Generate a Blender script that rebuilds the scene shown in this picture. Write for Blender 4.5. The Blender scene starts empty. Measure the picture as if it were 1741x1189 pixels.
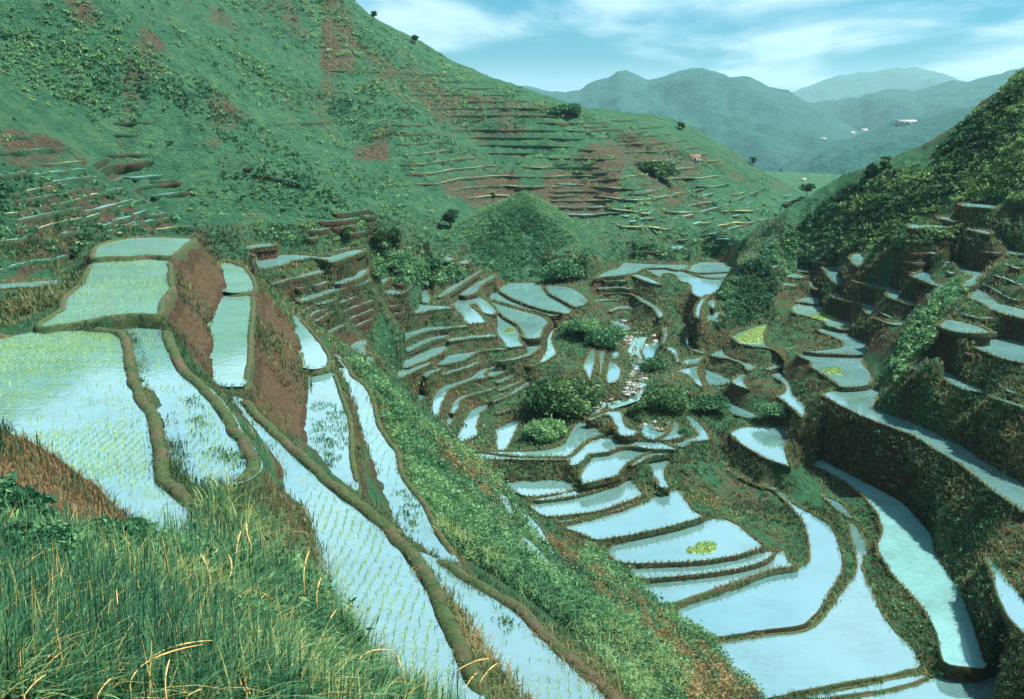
# Rice terraces in a mountain valley, built as real geometry from a traced plan.
import bpy, math, random
import numpy as np
from mathutils import Vector
rng = np.random.RandomState(7); random.seed(7)
C = bpy.context.scene.collection

# ------------------------------------------------------------------ camera
# The camera stands at the origin; heights are metres below (-) or above (+) it.
W, H, F, YH = 1741., 1189., 1785., 175.
PITCH = math.atan((594.5 - YH) / F)
cam_d = bpy.data.cameras.new('camera'); cam = bpy.data.objects.new('camera', cam_d); C.objects.link(cam)
cam_d.sensor_width = 36; cam_d.lens = F / W * 36; cam_d.clip_start = .1; cam_d.clip_end = 40000
cam.rotation_euler = (math.pi / 2 - PITCH, 0, 0)
bpy.context.scene.camera = cam
cP, sP = math.cos(PITCH), math.sin(PITCH)

def ray(p):
    p = np.atleast_2d(np.asarray(p, float)); u = (p[:, 0] - 870.5) / F; v = (p[:, 1] - 594.5) / F
    return np.stack([u, cP - v * sP, -sP - v * cP], 1)
def on_level(p, h):                 # points of a traced outline on the level h metres below the eye
    d = ray(p); return d / (-d[:, 2:3]) * h
def at_range(p, r):                 # point of a sight line at horizontal range r
    d = ray(p); return d / np.hypot(d[:, 0], d[:, 1])[:, None] * np.reshape(r, (-1, 1))
def to_px(P):
    x, y, z = P[..., 0], P[..., 1], P[..., 2]
    f = y * cP - z * sP; v = -y * sP - z * cP
    return 870.5 + F * x / f, 594.5 + F * v / f
def parse(s): return np.array([[float(v) for v in t.split(',')] for t in s.split()])
def inpoly(px, py, poly):
    ins = np.zeros(px.shape, bool); n = len(poly)
    for i in range(n):
        x1, y1 = poly[i]; x2, y2 = poly[(i + 1) % n]
        if y1 == y2: continue
        ins ^= ((y1 > py) != (y2 > py)) & (px < (x2 - x1) * (py - y1) / (y2 - y1) + x1)
    return ins
def chaikin(p, q=.16, it=2):
    for _ in range(it):
        n = np.roll(p, -1, 0); p = np.stack([p * (1 - q) + n * q, p * q + n * (1 - q)], 1).reshape(-1, p.shape[1])
    return p

# ------------------------------------------------------------------ noise
_tab = np.random.RandomState(3).rand(256, 256)
def vnoise(x, y):
    xi = np.floor(x).astype(int); yi = np.floor(y).astype(int); fx = x - xi; fy = y - yi
    fx = fx * fx * (3 - 2 * fx); fy = fy * fy * (3 - 2 * fy); t = _tab
    a = t[xi & 255, yi & 255]; b = t[(xi + 1) & 255, yi & 255]; c = t[xi & 255, (yi + 1) & 255]; d = t[(xi + 1) & 255, (yi + 1) & 255]
    return (a + (b - a) * fx + (c - a) * fy + (a - b - c + d) * fx * fy) * 2 - 1
def fbm(x, y, o=4, g=.5):
    s = 0; a = 1
    for k in range(o):
        s = s + a * vnoise(x + 17.3 * k, y - 9.1 * k); x = x * 2.03; y = y * 2.03; a *= g
    return s
def ridged(x, y, o=3):
    s = 0; a = 1
    for k in range(o):
        s = s + a * (1 - 2 * np.abs(vnoise(x + 31.7 * k, y + 5.3 * k))); x = x * 2.1; y = y * 2.1; a *= .5
    return s

# ------------------------------------------------------------------ mesh helpers
def mesh(name, v, f, mat, smooth=True, attrs=None):
    me = bpy.data.meshes.new(name); v = np.asarray(v, np.float32)
    me.vertices.add(len(v)); me.vertices.foreach_set('co', v.ravel())
    if isinstance(f, np.ndarray):
        k = f.shape[1]; me.loops.add(f.size); me.polygons.add(len(f))
        me.loops.foreach_set('vertex_index', f.astype(np.int32).ravel())
        me.polygons.foreach_set('loop_start', (np.arange(len(f)) * k).astype(np.int32))
    else:
        ls = [len(q) for q in f]; me.loops.add(sum(ls)); me.polygons.add(len(f))
        me.loops.foreach_set('vertex_index', np.concatenate([np.asarray(q, np.int32) for q in f]))
        me.polygons.foreach_set('loop_start', (np.cumsum([0] + ls[:-1])).astype(np.int32))
    if smooth: me.polygons.foreach_set('use_smooth', np.ones(len(me.polygons), bool))
    for an, av in (attrs or {}).items():
        av = np.asarray(av, np.float32)
        if av.ndim == 1: a = me.attributes.new(an, 'FLOAT', 'POINT'); a.data.foreach_set('value', av)
        else: a = me.attributes.new(an, 'FLOAT_COLOR', 'POINT'); a.data.foreach_set('color', av.ravel())
    me.update(calc_edges=True); me.validate()
    me.materials.append(mat); return me
def obj(name, me, parent=None, loc=(0, 0, 0)):
    o = bpy.data.objects.new(name, me); C.objects.link(o); o.location = loc
    if parent is not None: o.parent = parent
    return o
def tag(o, label=None, cat=None, group=None, kind=None):
    for k, v in (('label', label), ('category', cat), ('group', group), ('kind', kind)):
        if v: o[k] = v
    return o
def empty(name, loc):
    o = bpy.data.objects.new(name, None); C.objects.link(o); o.location = loc; o.empty_display_size = .3; return o

# ------------------------------------------------------------------ materials
def nmat(name):
    m = bpy.data.materials.new(name); m.use_nodes = True; nt = m.node_tree; nt.nodes.clear()
    o = nt.nodes.new('ShaderNodeOutputMaterial'); return m, nt, o
def N(nt, t, **k):
    n = nt.nodes.new(t)
    for a, b in k.items():
        if a.startswith('i_'): n.inputs[a[2:].replace('_', ' ')].default_value = b
        elif a.startswith('n_'): n.inputs[int(a[2:])].default_value = b
        else: setattr(n, a, b)
    return n
def ramp(nt, src, stops):
    r = nt.nodes.new('ShaderNodeValToRGB'); el = r.color_ramp.elements
    while len(el) < len(stops): el.new(.5)
    for e, (p, c) in zip(el, stops): e.position = p; e.color = (c if len(c) == 4 else (*c, 1))
    nt.links.new(src, r.inputs[0]); return r
def noise(nt, scale, detail=6, rough=.6, vec=None):
    n = N(nt, 'ShaderNodeTexNoise'); n.inputs['Scale'].default_value = scale; n.inputs['Detail'].default_value = detail; n.inputs['Roughness'].default_value = rough
    if vec is not None: nt.links.new(vec, n.inputs['Vector'])
    return n
def mix(nt, fac, a, b, mode='MIX'):
    n = nt.nodes.new('ShaderNodeMix'); n.data_type = 'RGBA'; n.blend_type = mode
    for s, v in ((n.inputs[0], fac), (n.inputs[6], a), (n.inputs[7], b)):
        if isinstance(v, bpy.types.NodeSocket): nt.links.new(v, s)
        elif isinstance(v, (int, float)): s.default_value = v
        else: s.default_value = (*v, 1) if len(v) == 3 else v
    return n.outputs[2]
def math_(nt, op, a, b=0.):
    n = N(nt, 'ShaderNodeMath', operation=op)
    for s, v in zip(n.inputs, (a, b)):
        if isinstance(v, bpy.types.NodeSocket): nt.links.new(v, s)
        else: s.default_value = v
    return n.outputs[0]
def objpos(nt):
    g = N(nt, 'ShaderNodeNewGeometry'); return g.outputs['Position']
def attr(nt, name):
    return N(nt, 'ShaderNodeAttribute', attribute_name=name)
def ground_mat(name, greens, soils, soil_bias=0., scale=1., bump=.5, use_attr=True, zs=1.):
    """vegetated earth: greens and soils are (dark, mid, light) colours broken up at several sizes"""
    m, nt, o = nmat(name); p = objpos(nt); p0 = p
    if zs != 1.: mp = N(nt, 'ShaderNodeMapping'); mp.inputs['Scale'].default_value = (1, 1, zs); nt.links.new(p, mp.inputs[0]); p = mp.outputs[0]
    n1 = noise(nt, .9 * scale, 8, .72, p); n2 = noise(nt, .11 * scale, 6, .65, p); n3 = noise(nt, 5 * scale, 4, .7, p)
    g = ramp(nt, n1.outputs[0], [(.3, greens[0]), (.5, greens[1]), (.68, greens[2])])
    s = ramp(nt, n3.outputs[0], [(.3, soils[0]), (.52, soils[1]), (.7, soils[2])])
    g2 = mix(nt, math_(nt, 'MULTIPLY', n3.outputs[0], .8), g.outputs[0], greens[0])
    f = math_(nt, 'ADD', math_(nt, 'MULTIPLY', math_(nt, 'SUBTRACT', n2.outputs[0], .5), 2.2), math_(nt, 'MULTIPLY', math_(nt, 'SUBTRACT', n1.outputs[0], .5), 1.6))
    f = math_(nt, 'ADD', f, soil_bias)
    if use_attr: f = math_(nt, 'ADD', f, math_(nt, 'MULTIPLY', attr(nt, 'soil').outputs['Fac'], 1.))
    fr = ramp(nt, f, [(.0, (0, 0, 0)), (.35, (1, 1, 1))])
    col = mix(nt, fr.outputs[0], g2, s.outputs[0])
    b = N(nt, 'ShaderNodeBsdfPrincipled'); b.inputs['Roughness'].default_value = .95; b.inputs['Specular IOR Level'].default_value = .1
    nt.links.new(col, b.inputs['Base Color'])
    h = math_(nt, 'ADD', n1.outputs[0], math_(nt, 'MULTIPLY', n3.outputs[0], .35))
    bp = N(nt, 'ShaderNodeBump'); bp.inputs['Strength'].default_value = bump; bp.inputs['Distance'].default_value = .8 / scale
    nt.links.new(h, bp.inputs['Height']); nt.links.new(bp.outputs[0], b.inputs['Normal'])
    nt.links.new(b.outputs[0], o.inputs[0]); return m
def leaf_mat(name, dark, mid, light, dry=None, trans=.36):
    """leaves: colour picked by a value each plant carries, dry = colour of its dead leaves"""
    m, nt, o = nmat(name); t = attr(nt, 'tint').outputs['Fac']
    st = [(0., dark), (.45, mid), (.85, light)] + ([(1., dry)] if dry else [])
    c = ramp(nt, t, st)
    d = N(nt, 'ShaderNodeBsdfPrincipled'); d.inputs['Roughness'].default_value = .7; d.inputs['Specular IOR Level'].default_value = .25
    tr = N(nt, 'ShaderNodeBsdfTranslucent'); mx = N(nt, 'ShaderNodeMixShader'); mx.inputs[0].default_value = trans
    nt.links.new(c.outputs[0], d.inputs['Base Color']); nt.links.new(c.outputs[0], tr.inputs['Color'])
    nt.links.new(d.outputs[0], mx.inputs[1]); nt.links.new(tr.outputs[0], mx.inputs[2]); nt.links.new(mx.outputs[0], o.inputs[0]); return m
def water_mat(name, mud, weed=None, refl=.05):
    m, nt, o = nmat(name); p = objpos(nt)
    n = noise(nt, .16, 5, .6, p); n2 = noise(nt, 1.7, 4, .6, p)
    f = math_(nt, 'ADD', math_(nt, 'MULTIPLY', n.outputs[0], .62), math_(nt, 'MULTIPLY', n2.outputs[0], .38))
    c = ramp(nt, f, [(.33, (mud[0] * .72, mud[1] * .68, mud[2] * .55)), (.5, mud), (.68, tuple(min(1, v * 1.2) for v in mud))]).outputs[0]
    if weed:
        mp = N(nt, 'ShaderNodeMapping'); mp.inputs['Scale'].default_value = (.16, .55, 1); nt.links.new(p, mp.inputs[0])
        w = noise(nt, 1., 5, .7, mp.outputs[0]); wr = ramp(nt, w.outputs[0], [(.5, (0, 0, 0)), (.68, (.85, .85, .85))])
        c = mix(nt, wr.outputs[0], c, weed)
    d = N(nt, 'ShaderNodeBsdfDiffuse'); nt.links.new(c, d.inputs[0])
    g = N(nt, 'ShaderNodeBsdfGlossy'); g.inputs['Roughness'].default_value = .04; g.inputs['Color'].default_value = (.9, .97, 1, 1)
    nb = noise(nt, 2.2, 3, .6, p); bp = N(nt, 'ShaderNodeBump'); bp.inputs['Strength'].default_value = .09; bp.inputs['Distance'].default_value = .05
    nt.links.new(nb.outputs[0], bp.inputs['Height']); nt.links.new(bp.outputs[0], g.inputs['Normal'])
    fr = N(nt, 'ShaderNodeFresnel'); fr.inputs['IOR'].default_value = 1.34
    fac = math_(nt, 'MINIMUM', math_(nt, 'ADD', math_(nt, 'MULTIPLY', fr.outputs[0], .5), refl), .6)
    mx = N(nt, 'ShaderNodeMixShader'); nt.links.new(fac, mx.inputs[0]); nt.links.new(d.outputs[0], mx.inputs[1]); nt.links.new(g.outputs[0], mx.inputs[2])
    nt.links.new(mx.outputs[0], o.inputs[0]); return m
def plain_mat(name, c1, c2, scale=8., rough=.85):
    m, nt, o = nmat(name); n = noise(nt, scale, 5, .65, objpos(nt)); c = ramp(nt, n.outputs[0], [(.35, c1), (.65, c2)])
    b = N(nt, 'ShaderNodeBsdfPrincipled'); b.inputs['Roughness'].default_value = rough; nt.links.new(c.outputs[0], b.inputs['Base Color']); nt.links.new(b.outputs[0], o.inputs[0]); return m

G_D, G_M, G_L = (.010, .050, .026), (.022, .110, .062), (.060, .185, .105)
MAT = {}
MAT['hill'] = ground_mat('hillside_green', ((.024, .105, .058), (.058, .188, .106), (.145, .285, .135)), ((.050, .055, .038), (.105, .095, .062), (.20, .165, .095)), -.20, .22, 1.2)
MAT['scrub'] = ground_mat('scrub_ground', ((.010, .044, .022), (.024, .095, .046), (.055, .15, .068)), ((.03, .023, .013), (.07, .052, .030), (.12, .095, .05)), .0, 1., .8)
MAT['bank'] = ground_mat('bank_earth', ((.014, .044, .020), (.036, .085, .038), (.085, .125, .052)), ((.018, .014, .009), (.048, .035, .021), (.125, .095, .055)), .26, 1.6, 1., True, .3)
MAT['dike'] = ground_mat('dike_earth', ((.03, .065, .028), (.07, .115, .05), (.15, .18, .08)), ((.04, .034, .023), (.10, .083, .056), (.20, .17, .115)), .06, 4., 1., False)
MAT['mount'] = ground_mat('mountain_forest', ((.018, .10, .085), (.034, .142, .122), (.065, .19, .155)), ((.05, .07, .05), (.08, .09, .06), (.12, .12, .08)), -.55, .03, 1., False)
MAT['water'] = water_mat('muddy_water', (.11, .245, .255))
MAT['water_blue'] = water_mat('clear_water', (.09, .235, .26), None, .07)
MAT['water_weed'] = water_mat('weedy_water', (.13, .27, .265), (.105, .21, .07))
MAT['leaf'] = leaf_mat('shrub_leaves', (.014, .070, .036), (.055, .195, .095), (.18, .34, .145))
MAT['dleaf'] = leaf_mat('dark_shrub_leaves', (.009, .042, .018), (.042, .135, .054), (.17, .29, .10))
MAT['dry'] = leaf_mat('dry_leaves', (.10, .11, .05), (.20, .16, .08), (.34, .20, .10), None)
MAT['tuft'] = leaf_mat('bank_grass_blades', (.022, .065, .028), (.07, .12, .052), (.165, .185, .08), (.25, .19, .095))
MAT['grass'] = leaf_mat('long_grass_blades', (.013, .070, .038), (.055, .195, .095), (.23, .37, .145), (.46, .36, .13))
MAT['rice'] = leaf_mat('rice_seedling_blades', (.07, .20, .08), (.17, .32, .12), (.32, .42, .14))
MAT['bed'] = leaf_mat('seedbed_blades', (.08, .19, .05), (.14, .27, .07), (.22, .34, .09))
MAT['straw'] = plain_mat('dry_stalk', (.30, .21, .07), (.52, .36, .13), 30)
MAT['wood'] = plain_mat('bark', (.05, .035, .025), (.11, .08, .055), 6)
MAT['rock'] = plain_mat('stream_rock', (.16, .18, .18), (.36, .38, .37), 1.5)
MAT['orange'] = plain_mat('orange_petals', (.75, .28, .12), (.85, .42, .22), 20, .6)
MAT['red'] = plain_mat('red_leaves', (.16, .025, .015), (.30, .05, .03), 12)
MAT['wall'] = plain_mat('white_wall', (.22, .22, .21), (.32, .32, .3), 1.)
MAT['roof'] = plain_mat('rusty_roof', (.11, .05, .04), (.16, .08, .06), 2.)
MAT['tin'] = plain_mat('pale_tin_roof', (.18, .2, .2), (.28, .3, .3), 2.)
MAT['glass'] = plain_mat('dark_opening', (.02, .025, .03), (.04, .045, .05), 2.)
MAT['ledge'] = plain_mat('dry_ledge_grass', (.14, .20, .09), (.30, .30, .16), .5)
MAT['hillbank'] = ground_mat('hill_terrace_wall', ((.014, .055, .030), (.03, .09, .05), (.07, .14, .07)), ((.03, .026, .016), (.075, .06, .036), (.13, .10, .055)), .05, .8, .8)
TERRACES = '''
P1|12.00|large near paddy of rice seedling rows beside the brown earth knoll|-150,590 0,577 60,566 85,564 195,566 207,580 212,600 215,640 230,675 255,720 262,770 262,800 275,830 300,850 325,870 342,908 335,928 270,935 205,885 150,835 95,795 40,760 0,755 -150,750
P2|11.75|flooded paddy with yellowish weed patches above the large seedling paddy|159,447 186,443 221,444 255,440 283,442 287,459 285,476 290,493 272,511 269,524 272,538 241,535 224,536 193,538 155,545 124,552 93,555 69,560 72,552 93,538 110,528 114,507 131,493 148,473
P3|11.50|highest small paddy at the back of the left terrace spur|165,419 200,409 241,404 293,404 331,406 312,419 296,433 289,438 255,434 221,438 186,438 159,442
P4|12.45|long tapering paddy between two thick earth dikes, weeds at its middle|198,556 224,547 238,543 252,552 276,564 281,586 293,614 307,638 331,655 358,683 379,711 389,735 407,759 422,790 422,799 407,813 386,818 365,817 338,813 321,811 317,789 312,755 300,711 272,676 258,652 252,624 238,583 224,567
P5|15.00|wide near paddy running down into the foreground grass, dark bank above it|395,668 440,720 500,775 560,830 640,890 690,945 730,1005 758,1080 785,1140 808,1186 815,1200 600,1200 575,1100 556,985 548,940 520,860 480,790 430,725
P6a|15.00|short paddy tucked behind the brown bank, above a straight little dike|376,447 396,449 414,455 427,473 434,493 414,497 388,498 386,486
P6b|15.30|narrow paddy with green weed stripes between two tall brown banks|381,504 427,502 427,528 422,569 421,611 414,659 389,655 360,647 366,597 358,562 365,535
P7a|18.80|pale paddy below the tall brown bank, rounded at its near end|495,533 510,545 531,569 548,590 558,607 557,621 538,628 519,626 515,597 510,569
P7b|19.30|narrow paddy dotted with dark weeds at the foot of the tall brown bank|527,642 545,636 565,633 579,676 593,717 596,786 603,813 606,836 591,823 570,806 549,775 524,752 522,700
P8|20.80|long thin paddy between two curving dikes above the bushy slope|569,600 593,628 594,638 622,659 635,690 639,721 656,748 673,769 677,796 687,820 718,858 735,899 763,941 780,958 756,946 722,927 691,910 677,892 668,858 653,820 639,789 629,766 608,700 591,652 570,611 586,631
P9|17.00|long lower paddy running out of the bottom edge beside the thick dike|708,939 735,954 763,968 784,984 818,1006 873,1037 915,1082 949,1113 997,1154 1035,1189 1059,1223 949,1223 904,1196 863,1144 825,1096 811,1068 791,1044 763,1010 742,982 718,954
P10a|39.00|thin paddy strip caught between two dikes on the bushy slope|856,827 868,844 880,863 915,891 935,923 958,961 946,954 915,917 894,892 877,863
P10b|37.50|thin lower paddy strip hugged by bushes on the slope|882,910 901,922 915,937 935,961 942,973 915,958 894,935
P10c|38.00|sliver of water at the top of the bushy slope by dry grass|844,837 861,846 869,868 866,882 851,861
M0|20.13|thin paddy under the green hill at the back of the spur|410,427 423,419 439,415 463,414 473,418 454,421 430,423 413,426
M1|21.86|pale paddy beside the dark post, widest of the strips behind the spur|434,443 458,436 496,433 530,435 556,438 585,429 608,424 623,426 610,432 589,440 563,449 554,443 530,439 510,444 494,445 489,451 461,456 435,461
M2|23.11|long curved strip below the pale paddy beside the post|460,483 475,478 503,470 530,462 561,455 563,459 541,467 516,473 496,476 477,482 463,485
M3|24.49|tapering strip leading to a bright corner pool|563,482 582,475 606,469 609,456 623,455 625,463 620,470 601,478 580,483
M4|25.13|longest pale strip across the left valley flight|505,510 530,501 558,493 585,486 608,481 627,475 630,480 610,486 589,491 566,498 544,506 523,513 510,516
M5|26.37|small strip beside the head of a long curved dike|519,540 527,533 541,527 558,522 556,526 541,532 530,538 523,543
M5b|26.91|tiny strip near the head of the long curved dike|530,547 544,538 560,531 560,533 548,542 537,548
M5c|25.79|shortest strip by the tip of the bank|510,530 527,521 529,524 516,531
M5d|25.75|pale strip touching the tip of the bank|484,518 504,511 504,515 485,520
M5e|25.70|faint double strip below the longest pale strip|534,515 551,513 568,508 569,512 554,516 537,518
M6|28.90|wedge paddy beside the curved dike, grass slope above|547,567 558,562 585,549 587,552 572,562 554,570
M7|29.33|triangular pool squeezed against the curved dike|550,575 558,575 572,580 561,583 555,582
M8|28.98|dart shaped pool below the brown ledge|627,463 637,463 660,468 639,475 634,472
M8b|29.32|pale strip pointing to the upper right above weedy fields|639,478 666,469 685,460 699,454 701,457 685,466 660,476 644,491 639,489
M9|30.31|lens shaped pool above the green grassy mound|640,500 658,494 672,494 688,499 685,500 658,500
e6|33.83|upright sliver of water beside the green mound|718,490 725,490 732,507 732,514 718,516
e7|33.71|slanting strip west of the flat pale basins|742,504 763,490 791,473 818,459 817,464 791,481 766,499 746,508
e8|35.19|slanting strip touching the flat pale basins|777,500 808,481 828,473 842,466 841,473 818,486 811,499 791,504
e9|29.47|small pool below the bushes by the hill foot|753,435 773,439 775,443 756,446
e9b|31.21|thin pool among weeds at the hill foot|779,445 801,442 797,449 782,449
c1|37.76|broad pale basin right under the conical hill|846,493 863,482 916,480 927,500 953,512 973,526 966,536 956,533 925,528 891,517 866,506
c1r|37.32|pale basin at the right foot of the conical hill|926,486 970,488 989,500 1001,510 997,518 978,524 956,511 935,500
c2|38.17|narrow basin curving between two thin dikes below the hill|827,507 842,496 863,510 891,521 925,531 956,536 935,538 918,532 887,525 856,516
c3|38.41|largest of the pale basins below the conical hill|830,512 856,520 887,529 915,536 927,542 932,549 922,562 920,576 892,577 889,564 880,552 859,541 846,528
c4|38.79|L shaped basin with a bright green seedling bed in it|846,533 859,545 877,555 884,569 883,578 888,585 893,589 863,593 858,583 854,573 846,569 842,555
c6|40.53|curved channel of water between the stepped basins and the rocky mound|954,549 941,559 932,571 929,585 929,599 923,611 915,618 894,624 903,624 927,616 946,604 944,593 937,578 942,561 960,550
c5|39.63|crescent of water curving round the end of a brown wall|891,583 920,582 916,595 903,605 879,612 848,616 844,614 868,610 892,603 898,597
c7|36.03|pale basin in front of the brown ledge, small islet inside|777,509 808,505 828,511 846,531 839,536 823,535 811,518 797,519 818,535 827,550 794,552 791,542 777,526 765,519
c8|34.15|long ledge of water on top of the brown wall|711,515 722,519 765,521 773,525 735,528 703,535 699,532 711,526
s1|36.22|uppermost long blue terrace of the left flight|646,584 673,571 722,557 763,555 811,551 818,553 777,558 725,564 701,573 684,583 666,590 648,591
s2|37.11|second terrace of the left flight, thin pale lip|684,597 708,583 735,573 763,569 763,573 735,580 708,593 687,601
s2b|37.38|pale straight ledge over the widest brown wall|763,576 804,570 842,569 846,573 811,575 777,580 762,582
s3|38.13|terrace pools below the pale straight ledge|680,617 708,604 735,593 763,588 758,597 742,606 718,617 687,628
s4|38.96|blue terrace narrowing along the top of a curved brown wall|744,620 760,607 772,603 803,599 830,594 854,591 863,594 837,596 813,599 803,606 789,614 768,618 749,622
s5|31.00|pale pool below the curved dike with a brown islet beside it|591,593 608,580 625,579 622,590 623,604 642,611 629,616 608,617
s7|38.33|faint terrace low on the left flight|653,647 684,628 718,620 735,614 732,620 711,630 691,639 666,648
s8|39.05|long thin terrace below the curved brown wall|720,638 730,630 751,626 748,631 730,638 723,642
s8b|39.70|dark lipped thin terrace in the middle of the flight|751,636 761,631 782,626 801,619 816,614 816,617 803,624 785,630 761,636 754,639
s9|40.93|broad blue terrace bending round the middle of the flight|734,695 737,676 748,661 765,653 789,647 806,640 813,631 830,625 851,624 858,624 830,629 823,636 830,643 803,647 777,657 761,664 758,674 751,686 746,705 737,712
s9b|41.08|small leaf shaped pool inside the bend of the blue terrace|824,638 837,632 858,630 863,631 851,637 837,643
s10|41.63|short pale dash of water below the leaf shaped pool|841,650 858,643 872,636 875,638 861,647 848,652
s11|42.25|terrace turning down at its left end, long pale lip|770,688 777,678 792,672 816,666 841,659 844,661 820,668 789,677 782,683 780,693 772,705 768,702
s11b|42.32|thin terrace rising right toward the dark bush|844,661 854,661 868,654 885,647 889,649 872,657 856,664 848,665
s12|42.74|last thin terrace below the dark green bush|832,683 848,678 865,670 880,661 899,647 903,650 884,665 866,674 851,680 837,685
s13|42.81|small slanting pool at the lower left of the flight|758,719 761,712 770,705 775,705 770,716 761,727
s14|43.65|big blue pool at the lower left end of the flight|779,740 789,726 796,705 810,693 830,687 830,695 818,702 813,712 811,730 813,740 784,752 779,745
s15|44.79|blue pool below the last wall, weeds around it|844,766 846,752 842,731 863,721 882,712 880,726 870,748 859,767
s16|43.70|thin dash of water in the weeds near the dark bush|841,704 854,699 870,693 872,696 858,701 842,706
s17|41.59|dark pool beside a steep ledge left of the flight|696,691 711,673 718,666 722,679 711,689 701,693
v1|43.21|pale paddy around a brown islet where the stream comes in|994,714 1011,709 1025,703 1037,699 1058,699 1059,712 1063,724 1076,730 1087,734 1076,742 1054,742 1049,730 1039,709 1030,705 1018,709 1006,716
v2|44.36|paddy bounded by a thick dark dike right of the bushy point|980,719 997,720 1009,724 1018,735 1032,742 1014,743 997,749 987,759 980,763 970,776 963,777 894,778 859,774 808,768 894,768 928,766 959,757 970,736
v3|43.97|blue paddy with a small rocky islet below the dark bushes|1094,723 1104,719 1113,721 1111,730 1123,736 1135,733 1137,723 1130,721 1142,712 1142,726 1132,738 1121,745 1108,748 1094,743 1090,733
v4|44.15|triangular paddy below the dark bushes with a bushy wedge|1142,716 1154,718 1156,730 1163,744 1139,748 1132,750 1118,748 1132,742 1140,730
v5|44.70|blue paddy with a sharp horn reaching up between bushes|1163,706 1173,707 1187,718 1201,733 1208,745 1207,749 1176,752 1166,759 1159,761 1139,754 1163,749 1190,742 1180,726
v6|44.32|long paddy curving under the thick dark dike|808,771 870,778 949,780 966,780 980,772 990,761 1002,751 1020,746 1066,746 1076,750 1104,752 1123,752 1152,764 1149,766 1125,764 1111,765 1090,762 1066,759 1049,762 1032,770 1002,772 990,785 980,792 966,792 970,783 954,783 894,783 825,780
v7|44.77|pale paddy in the centre of the valley floor above a small grassy wedge|1006,778 1033,772 1051,764 1066,761 1090,765 1111,767 1090,776 1066,788 1056,800 1052,809 1032,814 997,823 992,824 986,811 990,800 1004,785
v8|44.75|sliver of water between two dikes joining at the rocks|1071,792 1087,780 1111,769 1132,767 1147,768 1132,773 1101,778 1090,786 1073,794
v9|45.59|pale paddy corner beside the dark bushy slope|1097,788 1109,781 1142,776 1137,786 1128,804 1130,812 1137,826 1137,830 1123,831 1113,812 1108,795
v10|46.12|paddy strip at the left of the valley floor below the long curve|850,820 962,816 985,832 940,842 892,846 870,832
v12|45.90|thin sliver between two long thin dikes|897,851 985,835 1050,818 1062,814 1040,826 980,844 915,853
v13|46.17|pale paddy left of the grassy wedge|896,858 983,846 1050,826 1072,816 1085,830 1095,843 1018,871 928,881 910,870
v14|46.46|thin wedge of water along the long slanting dike|937,888 1015,877 1090,850 1060,866 1010,878 952,891
v15|46.62|wide pale paddy in the middle of the valley floor|955,897 1012,883 1090,858 1135,836 1155,832 1165,850 1180,870 1200,878 1150,893 1080,909 1012,920 985,907
v16|47.29|pale paddy with a yellow green seedling bed and shaded corner|1028,930 1150,904 1208,884 1230,882 1255,892 1280,915 1302,930 1250,946 1190,956 1052,960
v17|47.69|narrow paddy curling round at its right end|1060,967 1190,962 1260,950 1310,936 1318,940 1300,955 1260,967 1200,976 1140,982 1082,986
v18|48.09|shallow paddy above the cloud reflecting paddy|1085,993 1200,983 1300,964 1330,935 1336,945 1345,960 1360,962 1310,968 1250,990 1195,1008 1145,1026 1118,1028 1100,1008
v19|48.67|large paddy with dark cloud reflections|1306,827 1320,829 1348,858 1382,875 1410,892 1424,917 1432,948 1433,972 1413,1003 1394,1037 1365,1065 1296,1072 1210,1086 1182,1068 1151,1044 1165,1030 1251,1005 1320,973 1375,963 1377,927 1365,885 1334,851
v20|49.00|wide blue paddy at the bottom below the cloud reflecting one|1210,1096 1296,1082 1365,1076 1389,1065 1413,1034 1437,999 1455,975 1458,951 1448,917 1442,889 1455,892 1474,927 1462,961 1479,1003 1499,1044 1527,1082 1551,1103 1565,1132 1537,1141 1506,1149 1434,1161 1313,1184 1286,1189 1258,1161 1231,1123
v20b|48.88|short strip hanging above the head of the wide blue paddy|1396,842 1427,854 1451,879 1453,884 1441,881 1417,863
v21|49.20|thin wedge of water between the two lowest dikes|1362,1185 1451,1171 1506,1158 1568,1146 1579,1149 1551,1161 1513,1172 1451,1180 1382,1190
v0|49.34|lowest paddy running out of the bottom edge|1424,1194 1513,1177 1561,1166 1589,1154 1610,1144 1658,1149 1706,1149 1696,1189 1686,1213 1623,1237 1382,1237
R1|48.00|long curved paddy in the lower right, shaded along its upper side|1379,789 1441,822 1472,848 1493,875 1501,903 1489,934 1520,982 1565,1027 1592,1072 1603,1127 1623,1135 1679,1137 1661,1082 1634,1003 1589,941 1586,910 1537,854 1486,827 1417,792 1396,779
r1b|48.52|thin curved strip above the shaded bushy bank|1224,789 1251,796 1298,827 1301,833 1279,823 1237,803 1333,840 1280,823 1263,814 1228,793 1214,778 1221,780 1249,795 1280,817
R2|43.00|paddy cut by the right edge below the tall dark bank|1673,942 1692,961 1720,996 1741,1020 1779,1051 1779,1110 1741,1077 1713,1047 1696,1010 1689,975
R3|39.80|long ribbon paddy sweeping across the tall dark bank|1396,671 1410,666 1499,662 1488,676 1486,693 1506,702 1548,716 1596,738 1651,766 1665,779 1692,793 1744,824 1813,866 1813,917 1744,873 1692,838 1637,793 1589,764 1555,742 1520,729 1472,711 1434,693
f10|46.00|pale teardrop paddy above the bushy bank|1240,737 1256,726 1352,723 1340,742 1333,765 1341,790 1347,796 1300,780 1262,757
FV1|36.14|pale paddy in the distant valley bend right of the conical hill|1008,476 1026,464 1055,455 1059,446 1086,448 1121,450 1148,450 1172,450 1172,459 1148,460 1134,456 1096,457 1081,465 1052,470 1021,472
FV1b|36.09|leaf shaped paddy beside the green slope in the valley bend|1174,452 1193,446 1221,446 1236,450 1252,460 1238,463 1203,465 1183,465 1164,460
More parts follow.
